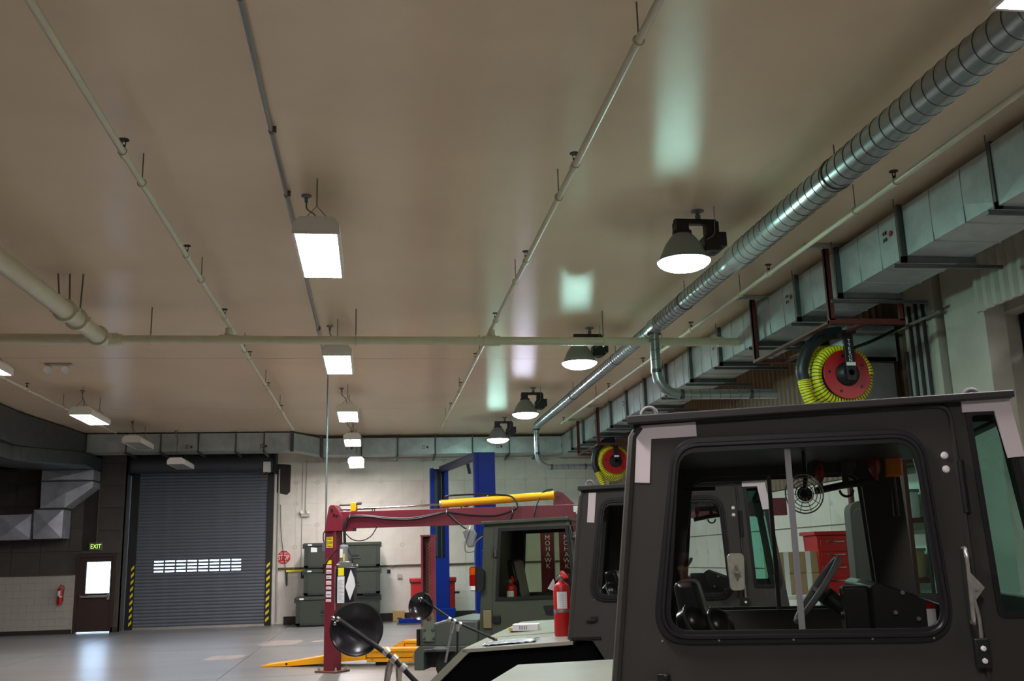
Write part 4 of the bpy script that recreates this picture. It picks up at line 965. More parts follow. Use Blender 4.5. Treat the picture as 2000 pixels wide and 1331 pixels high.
crate('low green storage crate at the left foot of the stack, set forward', -2.2, 30.4, 0.0, 1.15, 0.9, 0.84, 1)

# ------------------------------------------------------------------ blue two post lift, red washer, blue arm
bl = thing('blue_lift', 'tall blue two post vehicle lift near the far wall', 'lift', (0, 0, 0))
bpz = MB()
bpz.box((1.70, 30.05, 0.02), (1.80, 30.45, 4.50)).box((2.12, 30.05, 0.02), (2.24, 30.45, 4.50)).box((1.70, 30.40, 0.02), (2.24, 30.50, 4.50))
bpz.build('post', M_blue, bl)
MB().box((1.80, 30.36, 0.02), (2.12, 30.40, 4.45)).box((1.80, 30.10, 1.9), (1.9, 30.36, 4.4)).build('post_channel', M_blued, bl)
MB().box((1.72, 30.0, 0.02), (2.22, 30.05, 1.85)).build('carriage', M_blue, bl)
for x in (1.9, 2.03): MB().cyl((x, 30.2, 1.4), (x, 30.2, 4.4), 0.012, n=6).build('lift_cable', M_galvd, bl)
MB().box((1.45, 29.8, 0), (2.5, 30.7, 0.03)).build('base_plate', M_blue, bl)
MB().box((1.62, 29.9, 0.03), (2.40, 30.3, 0.42)).build('arm_carriage', M_blue, bl, 0.02)
MB().box((2.62, 26.0, 0.02), (2.72, 26.4, 4.52)).box((2.72, 25.96, 0.02), (3.16, 26.0, 4.52)).box((3.08, 26.0, 0.02), (3.16, 26.4, 4.52)).build('post', M_blue, bl)
bb = MB()
for x, z in ((2.80, 3.35), (2.95, 3.39), (2.80, 3.18), (3.12, 3.18), (2.80, 2.0)): bb.cyl((x, 25.95, z), (x, 25.97, z), 0.015, n=8)
bb.build('bolt', M_alu, bl)
MB().box((2.45, 25.8, 0), (3.35, 26.6, 0.03)).build('base_plate', M_blue, bl)
cb = MB(); p, q = Vector((2.05, 30.2, 4.47)), Vector((2.72, 26.2, 4.47))
d = (q-p).normalized(); s_ = Vector((d.y, -d.x, 0))*0.08
cb.add([p-s_-Vector((0, 0, .1)), p+s_-Vector((0, 0, .1)), q+s_-Vector((0, 0, .1)), q-s_-Vector((0, 0, .1)), p-s_+Vector((0, 0, .08)), p+s_+Vector((0, 0, .08)), q+s_+Vector((0, 0, .08)), q-s_+Vector((0, 0, .08))], [(3,2,1,0),(4,5,6,7),(0,1,5,4),(1,2,6,5),(2,3,7,6),(3,0,4,7)])
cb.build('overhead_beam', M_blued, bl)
MB().cyl((2.55, 27.0, 4.32), (2.6, 27.0, 4.05), 0.06, 0.05, 10).build('cut_off_switch', M_blk, bl)
ba = thing('lift_outrigger', 'blue lift arm lying on the floor left of the blue post', 'lift arm', (0.75, 29.9, 0), radians(-6))
MB().box((0, -0.09, 0.05), (0.8, 0.09, 0.17)).build('tube', M_blue, ba, 0.01); MB().box((-0.05, -0.06, 0.01), (0.85, 0.06, 0.06)).build('inner_tube', M_galvd, ba)
MB().cyl((0.02, 0, 0.17), (0.02, 0, 0.2), 0.07, n=16).build('pad', M_rub, ba)
tag(MB().box((0.62, YF-0.22, 0.0), (0.98, YF-0.06, 0.30)).build('wood_block', mat('pale_wood', (176, 146, 90), 0.7), None, 0.01), 'small tan wooden block on the floor against the far wall', 'block')
pw = thing('parts_washer', 'bright red parts washer cabinet behind the blue post', 'cabinet', (1.15, 30.95, 0))
MB().box((0, 0, 0.04), (1.32, 0.6, 1.16)).build('body', M_red, pw, 0.02)
MB().box((-0.04, -0.04, 1.16), (1.36, 0.64, 1.28)).build('lid', M_red, pw, 0.02)
MB().box((-0.03, -0.03, 1.13), (1.35, 0.6, 1.16)).build('rim_seal', M_blk, pw)
MB().box((1.28, -0.05, 0.8), (1.45, -0.01, 0.86)).build('handle', M_blk, pw); MB().box((1.06, -0.012, 0.62), (1.12, -0.002, 1.02)).build('paper_label', M_paper, pw)
for x in (0.05, 1.17): MB().box((x, 0.05, 0), (x+0.1, 0.55, 0.04)).build('foot', M_blk, pw)

# ------------------------------------------------------------------ rear engine loaders (cab facing right)
W = 2.0
def loader(label, loc, rz):
    t = thing('wheel_loader', label, 'loader', (loc[0], loc[1], 0), rz, 'drab cab loaders parked in a row')
    ex, ez = (1, 0, 0), (0, 0, 1)
    rear = lambda z: -0.03-0.118*(2.35-z)
    front = lambda z: 1.625+0.118*(2.40-z)
    side = [(rear(1.02), 1.02), (0.02, 1.02), (0.16, 0.80), (0.24, 0.62), (front(0.62), 0.62), (front(2.39), 2.39), (rear(2.36), 2.36)]
    hole = rpoly([(0.035, 1.40), (1.265, 1.40), (1.225, 2.235), (0.185, 2.245)], [0.12, 0.12, 0.12, 0.12], 7)
    qh = rpoly([(1.488, 1.478), (1.685, 1.478), (1.585, 2.33), (1.458, 2.33)], 0.02, 3)
    for k in (0, 1):
        y = 0 if k == 0 else W
        d = 0.05 if k == 0 else -0.05
        MB().plate(side, [hole, qh], (0, y, 0), ex, ez, (0, d, 0)).build('cab_side', M_od, t)
        o = -1 if k == 0 else 1
        # window rubber : outer flat band and raised lip
        outer = rpoly([(0.000, 1.362), (1.295, 1.362), (1.250, 2.275), (0.150, 2.283)], 0.15, 8)
        inner = rpoly([(0.085, 1.418), (1.245, 1.418), (1.205, 2.215), (0.175, 2.213)], 0.09, 8)
        ws = MB().plate(outer, [inner], (0, y, 0), ex, ez, (0, o*0.022, 0)).build('window_seal', M_rub, t, 0.006)
        ring = [(p[0], y+o*0.024, p[1]) for p in rpoly([(0.045, 1.390), (1.270, 1.390), (1.228, 2.244), (0.165, 2.248)], 0.12, 8)]
        MB().tube(ring, 0.012, 6, 0, False, None, True).build('seal_bead', M_rub, ws)
        MB().plate(rpoly([(0.03, 1.385), (1.27, 1.385), (1.23, 2.25), (0.13, 2.25)], 0.1, 5), [], (0, y-o*0.012, 0), ex, ez, (0, -o*0.006, 0)).build('window_pane', M_glass, t)
        MB().box((0.650, min(y+o*0.006, y-o*0.03), 1.40), (0.676, max(y+o*0.006, y-o*0.03), 2.24)).build('window_mullion', M_gpaint, t)
        MB().plate(rpoly([(1.470, 1.455), (1.712, 1.455), (1.605, 2.352), (1.438, 2.352)], 0.03, 3), [rpoly([(1.492, 1.482), (1.675, 1.482), (1.580, 2.322), (1.462, 2.322)], 0.02, 3)], (0, y, 0), ex, ez, (0, o*0.012, 0)).build('quarter_seal', M_rub, t)
        MB().plate(rpoly([(1.480, 1.465), (1.70, 1.465), (1.595, 2.34), (1.448, 2.34)], 0.02, 3), [], (0, y-o*0.010, 0), ex, ez, (0, -o*0.006, 0)).build('quarter_pane', M_teal, t)
        # reflective tape, rear corner and front corner
        MB().prism([(-0.014, 2.352), (0.261, 2.358), (0.261, 2.290), (0.050, 2.288), (0.031, 2.083), (-0.038, 2.088)], (0, y, 0), ex, ez, (0, o*0.004, 0)).build('white_tape', M_tape, t)
        MB().prism([(1.427, 2.392), (1.624, 2.392), (1.656, 2.132), (1.590, 2.128), (1.557, 2.336), (1.426, 2.336)], (0, y, 0), ex, ez, (0, o*0.016, 0)).build('white_tape', M_tape, t)
        # raised door lip, rear pillar
        lip = [(rear(2.33)+0.33, y+o*0.004, 2.368)] + [(p[0], y+o*0.004, p[1]) for p in rpoly([(0.6, 2.369), (1.375, 2.372), (1.405, 1.02)], [0, 0.06, 0], 6)[1:-1]] + [(1.405, y+o*0.004, 1.02)]
        dr = MB().tube(lip, 0.011, 6).build('door', M_od, t)
        MB().tube([(rear(z), y-o*0.012, z) for z in (1.03, 1.3, 1.7, 2.1, 2.30)]+[(rear(2.3)+0.035, y-o*0.012, 2.348)], 0.024, 8).build('rear_pillar', M_od, t)
        MB().tube([(rear(1.04)+0.02, y, 1.035), (0.1, y, 1.04)], 0.014, 6).build('sill_lip', M_rub, t)
        MB().cyl((1.395, y+o*0.012, 1.90), (1.392, y+o*0.012, 2.125), 0.016, n=8).build('hinge', M_blk, dr)
        for z in (2.151, 2.090): MB().lathe([(0, 0.012), (0.012, 0.010), (0.017, 0), (0, 0)], (1.334, y, z), (0, o, 0), 12).build('bolt', M_signw, dr)
        MB().box((0.02, min(y, y+o*0.03), 1.195), (0.075, max(y, y+o*0.03), 1.235)).box((-0.03, min(y+o*0.022, y+o*0.034), 1.188), (0.06, max(y+o*0.022, y+o*0.034), 1.206)).lathe([(0, 0.042), (0.012, 0.04), (0.012, 0), (0, 0)], (0.058, y, 1.222), (0, o, 0), 8).build('handle', M_blk, dr, 0.004)
        sb = MB()
        for x in (0.05, 0.3, 0.62, 0.95, 1.2): sb.cyl((x, y+o*0.02, 1.376), (x, y+o*0.026, 1.376), 0.005, n=6)
        sb.build('seal_screw', M_alu, ws)
        # side mirror on bracket
        br = MB().box((1.355, min(y, y+o*0.05), 1.255), (1.415, max(y, y+o*0.05), 1.375)).build('mirror_bracket', M_blk, t, 0.006)
        for z in (1.285, 1.335): MB().lathe([(0, 0.012), (0.011, 0.01), (0.011, 0), (0, 0)], (1.385, y+o*0.05, z), (0, o, 0), 8).build('bolt', M_signw, br)
    MB().box((0.1, 0.05, 1.0), (1.7, W-0.05, 1.04)).build('cab_floor', M_blk, t)
    # mirrors (near one seen edge-on) as one part each
    for k, (y, o) in enumerate(((0, -1), (W, 1))):
        e = MB().tube(curve_pts([(1.387, y+o*0.03, 1.37), (1.385, y+o*0.035, 1.46), (1.372, y+o*0.05, 1.53), (1.352, y+o*0.10, 1.555)], 4), 0.009, 8).build('mirror_arm', M_alu, t)
        mir = MB().prism(rpoly([(-0.075, -0.17), (0.075, -0.17), (0.09, 0.15), (-0.09, 0.15)], 0.05, 6), (0, 0, 0), (0, 1, 0), (0, 0, 1), (0.014, 0, 0)).build('mirror', M_alu, t, 0.004)
        mir.location = (1.338, y+o*0.10, 1.605)
        mir.rotation_euler = (0, 0, 0.12*o)
        MB().prism([(0.0, -0.07), (0.055, 0.0), (0.0, 0.07)], (0.014, -0.006, -0.02), (1, 0, 0), (0, 0, 1), (0, 0.012, 0)).cyl((0.035, -0.018, -0.02), (0.035, 0.018, -0.02), 0.012, n=8).build('pivot', M_alu, mir)
        MB().prism(rpoly([(-0.065, -0.155), (0.065, -0.155), (0.08, 0.14), (-0.08, 0.14)], 0.045, 6), (-0.002, 0, 0), (0, 1, 0), (0, 0, 1), (0.004, 0, 0)).build('mirror_face', M_chrome, mir)
    # rear wall, roof, windshield
    rw = MB(); yz = rpoly([(0.25, 1.35), (W-0.25, 1.35), (W-0.25, 2.2), (0.25, 2.2)], 0.1, 5)
    dz = Vector((0.118, 0, 1)); 
    MB().plate([(0.015, 0.0), (W-0.015, 0), (W-0.015, 1.32), (0.015, 1.32)], [[(a, b-1.03) for a, b in yz]], (rear(1.03), 0, 1.03), (0, 1, 0), (0.118, 0, 1), (0.05, 0, 0)).build('rear_panel', M_od, t)
    MB().plate([(a, b-1.03) for a, b in rpoly([(0.2, 1.3), (W-0.2, 1.3), (W-0.2, 2.25), (0.2, 2.25)], 0.1, 5)], [], (rear(1.03)+0.02, 0, 1.03), (0, 1, 0), (0.118, 0, 1), (0.006, 0, 0)).build('rear_pane', M_glass, t)
    rf = MB().prism([(-0.055, 2.358), (1.64, 2.388), (1.64, 2.42), (-0.055, 2.398)], (0, -0.055, 0), ex, ez, (0, W+0.11, 0)).build('roof', M_roof, t, 0.006)
    for s, y in ((0.04, 0.10), (1.50, 0.10), (0.04, W-0.10), (1.50, W-0.10)):
        MB().tube(arc((s, y, 2.418), (1, 0, 0), (0, 0, 1), 0.034, 0, pi, 12)+[(s-0.034, y, 2.39)], 0.0105, 8).tube([(s+0.034, y, 2.418), (s+0.034, y, 2.39)], 0.0105, 8).build('lifting_eye', M_gpaint, t)
    MB().plate([(0.015, 0.0), (W-0.015, 0.0), (W-0.015, 1.75), (0.015, 1.75)], [rpoly([(0.1, 0.9), (W-0.1, 0.9), (W-0.1, 1.68), (0.1, 1.68)], 0.06, 4)], (front(0.62), 0, 0.62), (0, 1, 0), (-0.118, 0, 1), (-0.05, 0, 0)).build('front_panel', M_od, t)
    MB().plate([(0.07, 0.86), (W-0.07, 0.86), (W-0.07, 1.70), (0.07, 1.70)], [], (front(0.62)-0.02, 0, 0.62), (0, 1, 0), (-0.118, 0, 1), (0.006, 0, 0)).build('windshield', M_glass, t)
    # interior
    MB().box((0.05, 0.06, 2.30), (1.55, W-0.06, 2.35)).build('headliner', M_dash, t)
    seat = MB().box((0.22, 0.55, 1.04), (0.62, 1.05, 1.16)).build('seat_base', M_blk, t)
    MB().box((0.20, 0.52, 1.16), (0.74, 1.08, 1.29)).build('seat_cushion', M_vinyl, t, 0.04)
    MB().prism(rpoly([(0.14, 1.24), (0.30, 1.24), (0.20, 1.62), (0.08, 1.62)], 0.04, 4), (0, 0.54, 0), ex, ez, (0, 0.52, 0)).build('backrest', M_vinyl, t, 0.03)
    for i, (s, y) in enumerate(((0.20, 0.16), (0.31, 0.20))):
        pd = MB().lathe([(0, 0.05), (0.045, 0.045), (0.075, 0.02), (0.082, -0.01), (0.082, -0.05), (0.06, -0.07), (0, -0.07)], (s, y, 1.445-0.02*i), (0.75, -0.45, 0.45), 18).build('earmuff_pad', M_vinyl, t)
        MB().torus((s, y, 1.445-0.02*i), 0.083, 0.008, (0.75, -0.45, 0.45), 20, 6).build('trim_ring', M_galvd, pd)
    MB().box((0.05, 0.06, 1.30), (0.40, 0.34, 1.385)).build('side_console', M_blk, t, 0.02)
    # steering wheel : thick rim tilted, column
    c = Vector((0.80, 0.72, 1.56)); ax = Vector((-0.80, 0.0, 0.60)).normalized()
    sw = MB().torus(c, 0.19, 0.016, ax, 28, 8).build('steering_wheel', M_gpaint, t)
    MB().cyl(c-ax*0.02, c-ax*0.05, 0.045, n=14).tube([c-ax*0.04, c+Vector((0, 0.17, 0))], 0.012, 6).tube([c-ax*0.04, c-Vector((0, 0.17, 0))], 0.012, 6).build('spokes', M_gpaint, sw)
    MB().tube([c-ax*0.05, (1.02, 0.72, 1.38), (1.06, 0.72, 1.08)], 0.045, 10).build('steering_column', M_blk, t)
    MB().box((0.90, 0.50, 1.08), (1.02, 0.66, 1.58)).build('gauge_pod', M_dash, t, 0.01)
    gp = MB()
    for k in range(4): gp.lathe([(0, 0.012), (0.035, 0.012), (0.035, 0), (0, 0)], (0.90, 0.58, 1.16+k*0.095), (-1, 0, 0), 14)
    gp.build('gauge', M_chrome, t)
    MB().prism([(1.02, 1.04), (1.50, 1.04), (1.50, 1.43), (1.06, 1.60), (1.02, 1.58)], (0, 0.42, 0), ex, ez, (0, 1.1, 0)).build('dash', M_dash, t, 0.01)
    kb = MB()
    for s, z in ((1.12, 1.46), (1.22, 1.43), (1.29, 1.40), (1.37, 1.47), (1.16, 1.55)): kb.cyl((s, 0.415, z), (s, 0.40, z), 0.010, n=8)
    kb.build('knob', M_alu, t)
    MB().tube(curve_pts([(1.22, 0.40, 1.36), (1.24, 0.37, 1.35), (1.30, 0.37, 1.33), (1.36, 0.40, 1.315)], 4), 0.006, 6).build('hand_lever', M_chrome, t)
    for z0, z1, m in ((1.40, 1.475, M_paper), (1.33, 1.40, M_paper), (1.475, 1.50, M_lensr), (1.36, 1.39, M_lensr)):
        MB().box((1.255, 0.39, z0), (1.295, 0.392, z1)).build('sticker', m, t)
    # cab fan
    fn = MB().torus((0.80, 1.0, 2.06), 0.105, 0.004, (0.25, -1, 0), 28, 5)
    for R in (0.03, 0.05, 0.07, 0.09): fn.torus((0.80, 0.985, 2.06), R, 0.0025, (0.25, -1, 0), 24, 4)
    for k in range(10):
        a = k*pi/5; fn.tube([(0.80+0.02*cos(a), 0.98, 2.06+0.02*sin(a)), (0.80+0.105*cos(a), 1.0+0.02*cos(a), 2.06+0.105*sin(a))], 0.002, 4)
    fg = fn.build('fan_guard', M_alu, t)
    MB().cyl((0.80, 0.99, 2.06), (0.81, 1.06, 2.06), 0.04, n=14).tube([(0.81, 1.05, 2.06), (0.82, 1.06, 2.2), (0.82, 1.06, 2.31)], 0.012, 6).build('fan_motor', M_blk, t)
    MB().box((0.12, W-0.075, 2.155), (0.32, W-0.06, 2.18)).build('grab_handle', M_blk, t)
    # light bar outside the far side
    lbk = MB().tube([(0.93, W-0.16, 2.12), (1.10, W-0.16, 2.15), (1.30, W-0.16, 2.17)], 0.022, 8).tube(arc((1.12, W-0.16, 2.12), (1, 0, 0), (0, 0, 1), 0.04, pi, 2*pi, 8), 0.008, 6).cyl((1.30, W-0.05, 2.17), (1.30, W-0.16, 2.17), 0.02, n=8).build('light_bracket', M_blk, t)
    MB().cyl((0.97, W-0.16, 2.13), (0.97, W-0.16, 2.17), 0.014, n=8).ball((0.97, W-0.16, 2.235), 0.045, 12, 0, (0.7, 1, 1.45)).build('red_marker', M_lensr, lbk)
    MB().cyl((1.12, W-0.16, 2.15), (1.12, W-0.16, 2.22), 0.02, n=8).lathe([(0.03, 0.07), (0.07, 0.05), (0.085, 0.0), (0.085, -0.03), (0.0, -0.03)], (1.12, W-0.16, 2.29), (0.75, 0.1, 0.0), 18).build('spot_lamp', M_blk, lbk)
    MB().lathe([(0.0, -0.035), (0.075, -0.033), (0.075, -0.03), (0, -0.03)], (1.12, W-0.16, 2.29), (0.75, 0.1, 0), 18).build('spot_glass', M_chrome, lbk)
    MB().ball((1.30, W-0.16, 2.27), 0.06, 12, 0, (0.7, 1, 1.3)).cyl((1.30, W-0.16, 2.17), (1.30, W-0.16, 2.22), 0.02, n=8).build('red_marker', M_lensr, lbk)
    MB().box((1.36, W-0.21, 2.19), (1.46, W-0.11, 2.33)).build('amber_lamp', M_orange, lbk, 0.015)
    MB().cyl((1.40, W-0.16, 2.19), (1.40, W-0.16, 1.95), 0.018, n=8).cyl((1.40, W-0.16, 1.97), (1.40, W-0.05, 1.97), 0.014, n=8).build('amber_post', M_blk, lbk)
    # engine hood with pale top deck
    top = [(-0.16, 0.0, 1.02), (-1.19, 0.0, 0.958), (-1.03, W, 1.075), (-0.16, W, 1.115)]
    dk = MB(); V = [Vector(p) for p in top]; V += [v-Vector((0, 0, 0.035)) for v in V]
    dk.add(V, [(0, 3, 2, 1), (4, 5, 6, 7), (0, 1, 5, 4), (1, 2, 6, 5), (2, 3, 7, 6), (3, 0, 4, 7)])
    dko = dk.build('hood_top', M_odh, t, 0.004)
    f = lambda s, y: 1.02+0.06*(s+0.16)+0.055*y
    sm2 = MB().tube([(-1.08, 0.72, f(-1.08, 0.72)-0.004), (-0.16, 0.72, f(-0.16, 0.72)-0.003)], 0.006, 5).build('hood_seam', M_joint, dko)
    hbz = MB()
    for s, y in ((-0.95, 1.1), (-0.9, 0.35)): hbz.cyl((s, y, f(s, y)-0.01), (s, y, f(s, y)+0.008), 0.016, n=8)
    hbz.build('hood_bolt', M_rod, dko)
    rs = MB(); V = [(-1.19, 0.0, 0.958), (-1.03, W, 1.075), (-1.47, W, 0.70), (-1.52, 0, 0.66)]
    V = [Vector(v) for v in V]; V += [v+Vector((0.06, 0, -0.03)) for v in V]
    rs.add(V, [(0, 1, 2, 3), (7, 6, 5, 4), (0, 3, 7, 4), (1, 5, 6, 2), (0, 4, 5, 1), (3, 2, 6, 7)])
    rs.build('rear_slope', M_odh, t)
    MB().prism([(-1.42, 0.40), (-0.16, 0.40), (-0.16, 0.99), (-1.16, 0.92), (-1.42, 0.66)], (0, 0.36, 0), ex, ez, (0, W-0.72, 0)).build('engine_housing', M_blk, t)
    MB().prism([(-1.47, 0.45), (0.22, 0.45), (0.22, 0.62), (0.10, 0.84), (-0.02, 1.00), (-0.16, 1.0), (-1.17, 0.935), (-1.44, 0.66)], (0, 0.06, 0), ex, ez, (0, 0.012, 0)).build('engine_bay_shade_sheet', M_engshade, t)  # added sheet, its black is the shade below the hood edge
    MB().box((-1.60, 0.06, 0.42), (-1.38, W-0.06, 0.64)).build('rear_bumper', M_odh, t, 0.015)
    MB().box((-0.2, 0.30, 0.42), (1.9, W-0.30, 1.0)).build('chassis', M_blk, t)
    MB().prism([(1.7, 0.45), (2.5, 0.45), (2.5, 0.75), (1.78, 1.05), (1.7, 1.05)], (0, 0.2, 0), ex, ez, (0, W-0.4, 0)).build('front_cowl', M_od, t, 0.02)
    for s in (-0.62, 1.95):
        for y in (0.08, W-0.42):
            wh = MB().lathe([(0.24, 0.0), (0.40, 0.0), (0.44, 0.03), (0.455, 0.10), (0.455, 0.24), (0.44, 0.31), (0.40, 0.34), (0.24, 0.34)], (s, y, 0.455), (0, 1, 0), 32).build('wheel', M_tire, t)
            lug = MB()
            for k in range(20):
                a = 2*pi*k/20; T2 = Matrix.Translation((s, y, 0.455)) @ Matrix.Rotation(a, 4, 'Y')
                lug.box((-0.025, 0.01+0.16*(k % 2), 0.445), (0.025, 0.17+0.16*(k % 2), 0.452), 0, T2)
            lug.build('tread_lug', M_tire, wh)
            MB().lathe([(0.24, 0.02), (0.22, 0.10), (0.10, 0.12), (0, 0.12), (0, 0.22), (0.22, 0.24), (0.24, 0.32)], (s, y, 0.455), (0, 1, 0), 24).build('rim', M_od, wh)
    return t
def round_mirror(t, c, k, e, legs, nrm, moff=(0, 0)):
    """convex mirror on a stay : c mirror centre, k clamp, e foot on the deck"""
    c, k, e = Vector(c), Vector(k), Vector(e); nrm = Vector(nrm).normalized()
    up_ = Vector((0, 0, 1)); sd_ = nrm.cross(up_).normalized(); mo = c+sd_*moff[0]+up_*moff[1]+nrm*0.02
    st = MB().tube([mo, k, e], 0.0125, 10).build('mirror_stay', M_blk, t)
    MB().lathe([(0, -0.036), (0.05, -0.032), (0.09, -0.018), (0.112, 0.002), (0.122, 0.010), (0.128, 0.008), (0.128, -0.004), (0.118, -0.018), (0.06, -0.042), (0, -0.05)], c, nrm, 40).build('round_mirror', mat('gloss_black', (34, 34, 36), 0.22, 0, 0, 1, 0, 1, 0.6), t)
    d = (e-c).normalized()
    side = d.cross(nrm).normalized()
    mb = MB()
    mb.ball(mo, 0.015, 10).ball(mo-d*0.022-nrm*0.012+side*0.012, 0.012, 10).ball(mo+side*0.024-nrm*0.014, 0.011, 10).cyl(mo, mo-nrm*0.045, 0.008, n=8)
    mb.build('mount_bolt', M_chrome, st)
    cl = MB()
    for q in (-0.05, 0.0, 0.06): cl.cyl(k+d*(q-0.012), k+d*(q+0.014), 0.020 if q else 0.022, n=12)
    cl.build('clamp', M_alu, st)
    for i, (a, b) in enumerate(legs):
        a, b = Vector(a), Vector(b); m_ = a.lerp(b, 0.28)
        MB().tube([a, a.lerp(b, 0.1), m_], [0.010, 0.018, 0.013], 8).build('leg_bracket', M_alu, st)
        MB().tube([m_, b], 0.011, 8).build('leg', M_blk if i else M_gpaint, st)
    MB().cyl(e-Vector((0, 0, 0.015)), e+Vector((0, 0, 0.012)), 0.018, n=8).build('foot_joint', M_rust, st)
TH = radians(-19.6)
L1 = loader('nearest drab cab loader filling the right foreground', (1.25, 4.56), TH)
L2 = copy_tree(L1); L2.location = (1.94, 9.13, 0); L2['label'] = 'second drab cab loader with a fire extinguisher on its hood'
for c in kids(L2):
    if c.name.startswith('mirror') and abs(c.location.x-1.338) < 1e-3 and c.location.y < 0.2:
        c.rotation_euler = (0, 0, -1.0); c.location.x -= 0.02
        for g in kids(c):
            if g.name.startswith('pivot'): g.rotation_euler = (0, 0, 0)
for c in kids(L2):
    if c.name.startswith('white_tape') and min(v.co.x for v in c.data.vertices) < 0:
        yv = [v.co.y for v in c.data.vertices]; y0_, y1_ = min(yv), max(yv)
        c.data = MB().prism([(0.040, 2.335), (0.108, 2.335), (0.080, 2.062), (0.013, 2.068)], (0, y0_, 0), (1, 0, 0), (0, 0, 1), (0, y1_-y0_, 0)).mesh('white_tape', M_tape)
round_mirror(L1, (-1.40, -0.02, 1.445), (-1.22, 0.0, 1.305), (-0.96, 0.06, 1.03), [((-1.235, 0.0, 1.30), (-1.33, 0.02, 0.86)), ((-1.20, 0.02, 1.29), (-1.23, 0.10, 0.93))], (0.25, -0.85, 0.15), (0.085, 0.045))
round_mirror(L2, (-1.575, -0.02, 1.346), (-1.27, 0.02, 1.205), (-0.93, 0.24, 1.02), [((-1.275, 0.02, 1.20), (-1.36, 0.03, 0.84)), ((-1.24, 0.04, 1.19), (-1.27, 0.12, 0.92))], (-0.15, -0.95, 0.1), (-0.012, 0.07))
def onL(t, s, y, z): 
    return Matrix.Translation(t.location) @ Matrix.Rotation(t.rotation_euler.z, 4, 'Z') @ Vector((s, y, z))
hf = lambda s, y: 1.02+0.06*(s+0.16)+0.055*y
fe = extinguisher('fire_extinguisher', 'large red fire extinguisher standing on the second loader hood', tuple(onL(L2, -0.32, 0.46, hf(-0.32, 0.46)-0.004)), 0.60, 0.082, radians(10))
MB().prism([(-0.16, 0.44), (-0.10, 0.42), (-0.085, 0.50), (-0.10, 0.53)], (0, -0.05, 0), (1, 0, 0), (0, 0, 1), (0, 0.002, 0)).build('hang_tag', M_paper, fe)
MB().box((-0.079, -0.04, 0.20), (-0.076, 0.02, 0.225)).build('blue_label', mat('label_blue', (110, 120, 210), 0.5), fe)
bx = thing('white_box', 'small white carton lying on the second loader hood', 'box', tuple(onL(L2, -0.80, 1.10, hf(-0.80, 1.10))), TH+radians(4))
MB().box((-0.13, -0.09, 0), (0.13, 0.09, 0.065)).build('carton', M_paper, bx, 0.003); MB().box((-0.17, -0.08, 0.0), (-0.13, 0.05, 0.03)).build('open_flap', mat('tan_flap', (190, 160, 70), 0.7), bx)
pr = MB()
for k in range(4): pr.box((-0.06+0.022*k, -0.0915, 0.015), (-0.05+0.022*k, -0.09, 0.05))
pr.build('print', M_gpaint, bx)
bg = thing('plastic_bag', 'clear crinkled plastic bag lying on the near edge of the second hood', 'bag', tuple(onL(L2, -0.78, 0.20, hf(-0.78, 0.20)+0.004)), TH)
V = []; F = []
for i in range(15):
    for j in range(7):
        x, y = -0.24+0.48*i/14, -0.13+0.24*j/6
        V.append((x+0.02*sin(j*1.3), y+0.10*(x/0.24)*0.3, 0.004+0.06*(x)+0.065*y+0.014*abs(sin(i*1.7+j*2.3))))
for i in range(14):
    for j in range(6): a = i*7+j; F.append((a, a+7, a+8, a+1))
bo = MB().add(V, F).build('sheet', M_bag, bg); so = bo.modifiers.new('thick', 'SOLIDIFY'); so.thickness = 0.003

# ------------------------------------------------------------------ green truck cab beyond the second loader
gt = thing('green_truck', 'olive green truck cab with a tail lamp cluster, behind the second loader', 'truck', (1.542, 14.109, 0), radians(-20))
ex, ez = (1, 0, 0), (0, 0, 1); GW = 1.75
body = [(-0.105, 0.62), (1.42, 0.62), (1.40, 1.10), (1.315, 1.60), (1.205, 2.245), (0.0, 2.245)]
win = rpoly([(0.175, 1.235), (1.255, 1.255), (1.165, 2.165), (0.235, 2.155)], 0.015, 2)
for k in (0, 1):
    y = 0 if k == 0 else GW; d = 0.05 if k == 0 else -0.05; o = -1 if k == 0 else 1
    MB().plate(body, [win], (0, y, 0), ex, ez, (0, d, 0)).build('cab_side', M_odg, gt)
    MB().plate([(0.145, 1.205), (1.285, 1.225), (1.190, 2.195), (0.208, 2.185)], [[(0.190, 1.25), (1.240, 1.268), (1.152, 2.15), (0.245, 2.14)]], (0, y, 0), ex, ez, (0, o*0.02, 0)).build('window_frame', M_rub, gt)
    MB().plate([(0.17, 1.23), (1.26, 1.25), (1.17, 2.17), (0.23, 2.16)], [], (0, y-o*0.01, 0), ex, ez, (0, -o*0.006, 0)).build('window_pane', M_dglass, gt)
    dr = MB().tube([(0.078, y+o*0.002, 0.70), (0.145, y+o*0.002, 2.205)], 0.008, 5).build('door', M_joint, gt)
    for z in (0.96, 1.84):
        b = 0.085+0.045*(z-0.8); MB().box((b-0.12 if z < 1 else b-0.02, min(y, y+o*0.03), z-0.12 if z < 1 else z-0.05), (b-0.005, max(y, y+o*0.03), z+0.12 if z < 1 else z+0.09)).build('hinge', M_odl if z < 1 else M_odg, dr, 0.005)
        MB().box((b+0.01, min(y, y+o*0.035), z-0.05), (b+0.12 if z < 1 else b+0.05, max(y, y+o*0.035), z+0.05)).build('latch', M_blk if z < 1 else M_odg, dr, 0.008)
    MB().prism(rpoly([(0.85, 1.0), (1.2, 1.0), (1.2, 1.13), (0.80, 1.13)], 0.03), (0, y, 0), ex, ez, (0, o*0.006, 0)).build('door_recess', M_blk, dr)
gr = MB().prism([(-0.03, 2.235), (1.20, 2.262), (1.21, 2.305), (1.12, 2.31), (-0.03, 2.282)], (0, -0.06, 0), ex, ez, (0, GW+0.12, 0)).build('roof', M_odg, gt, 0.012)
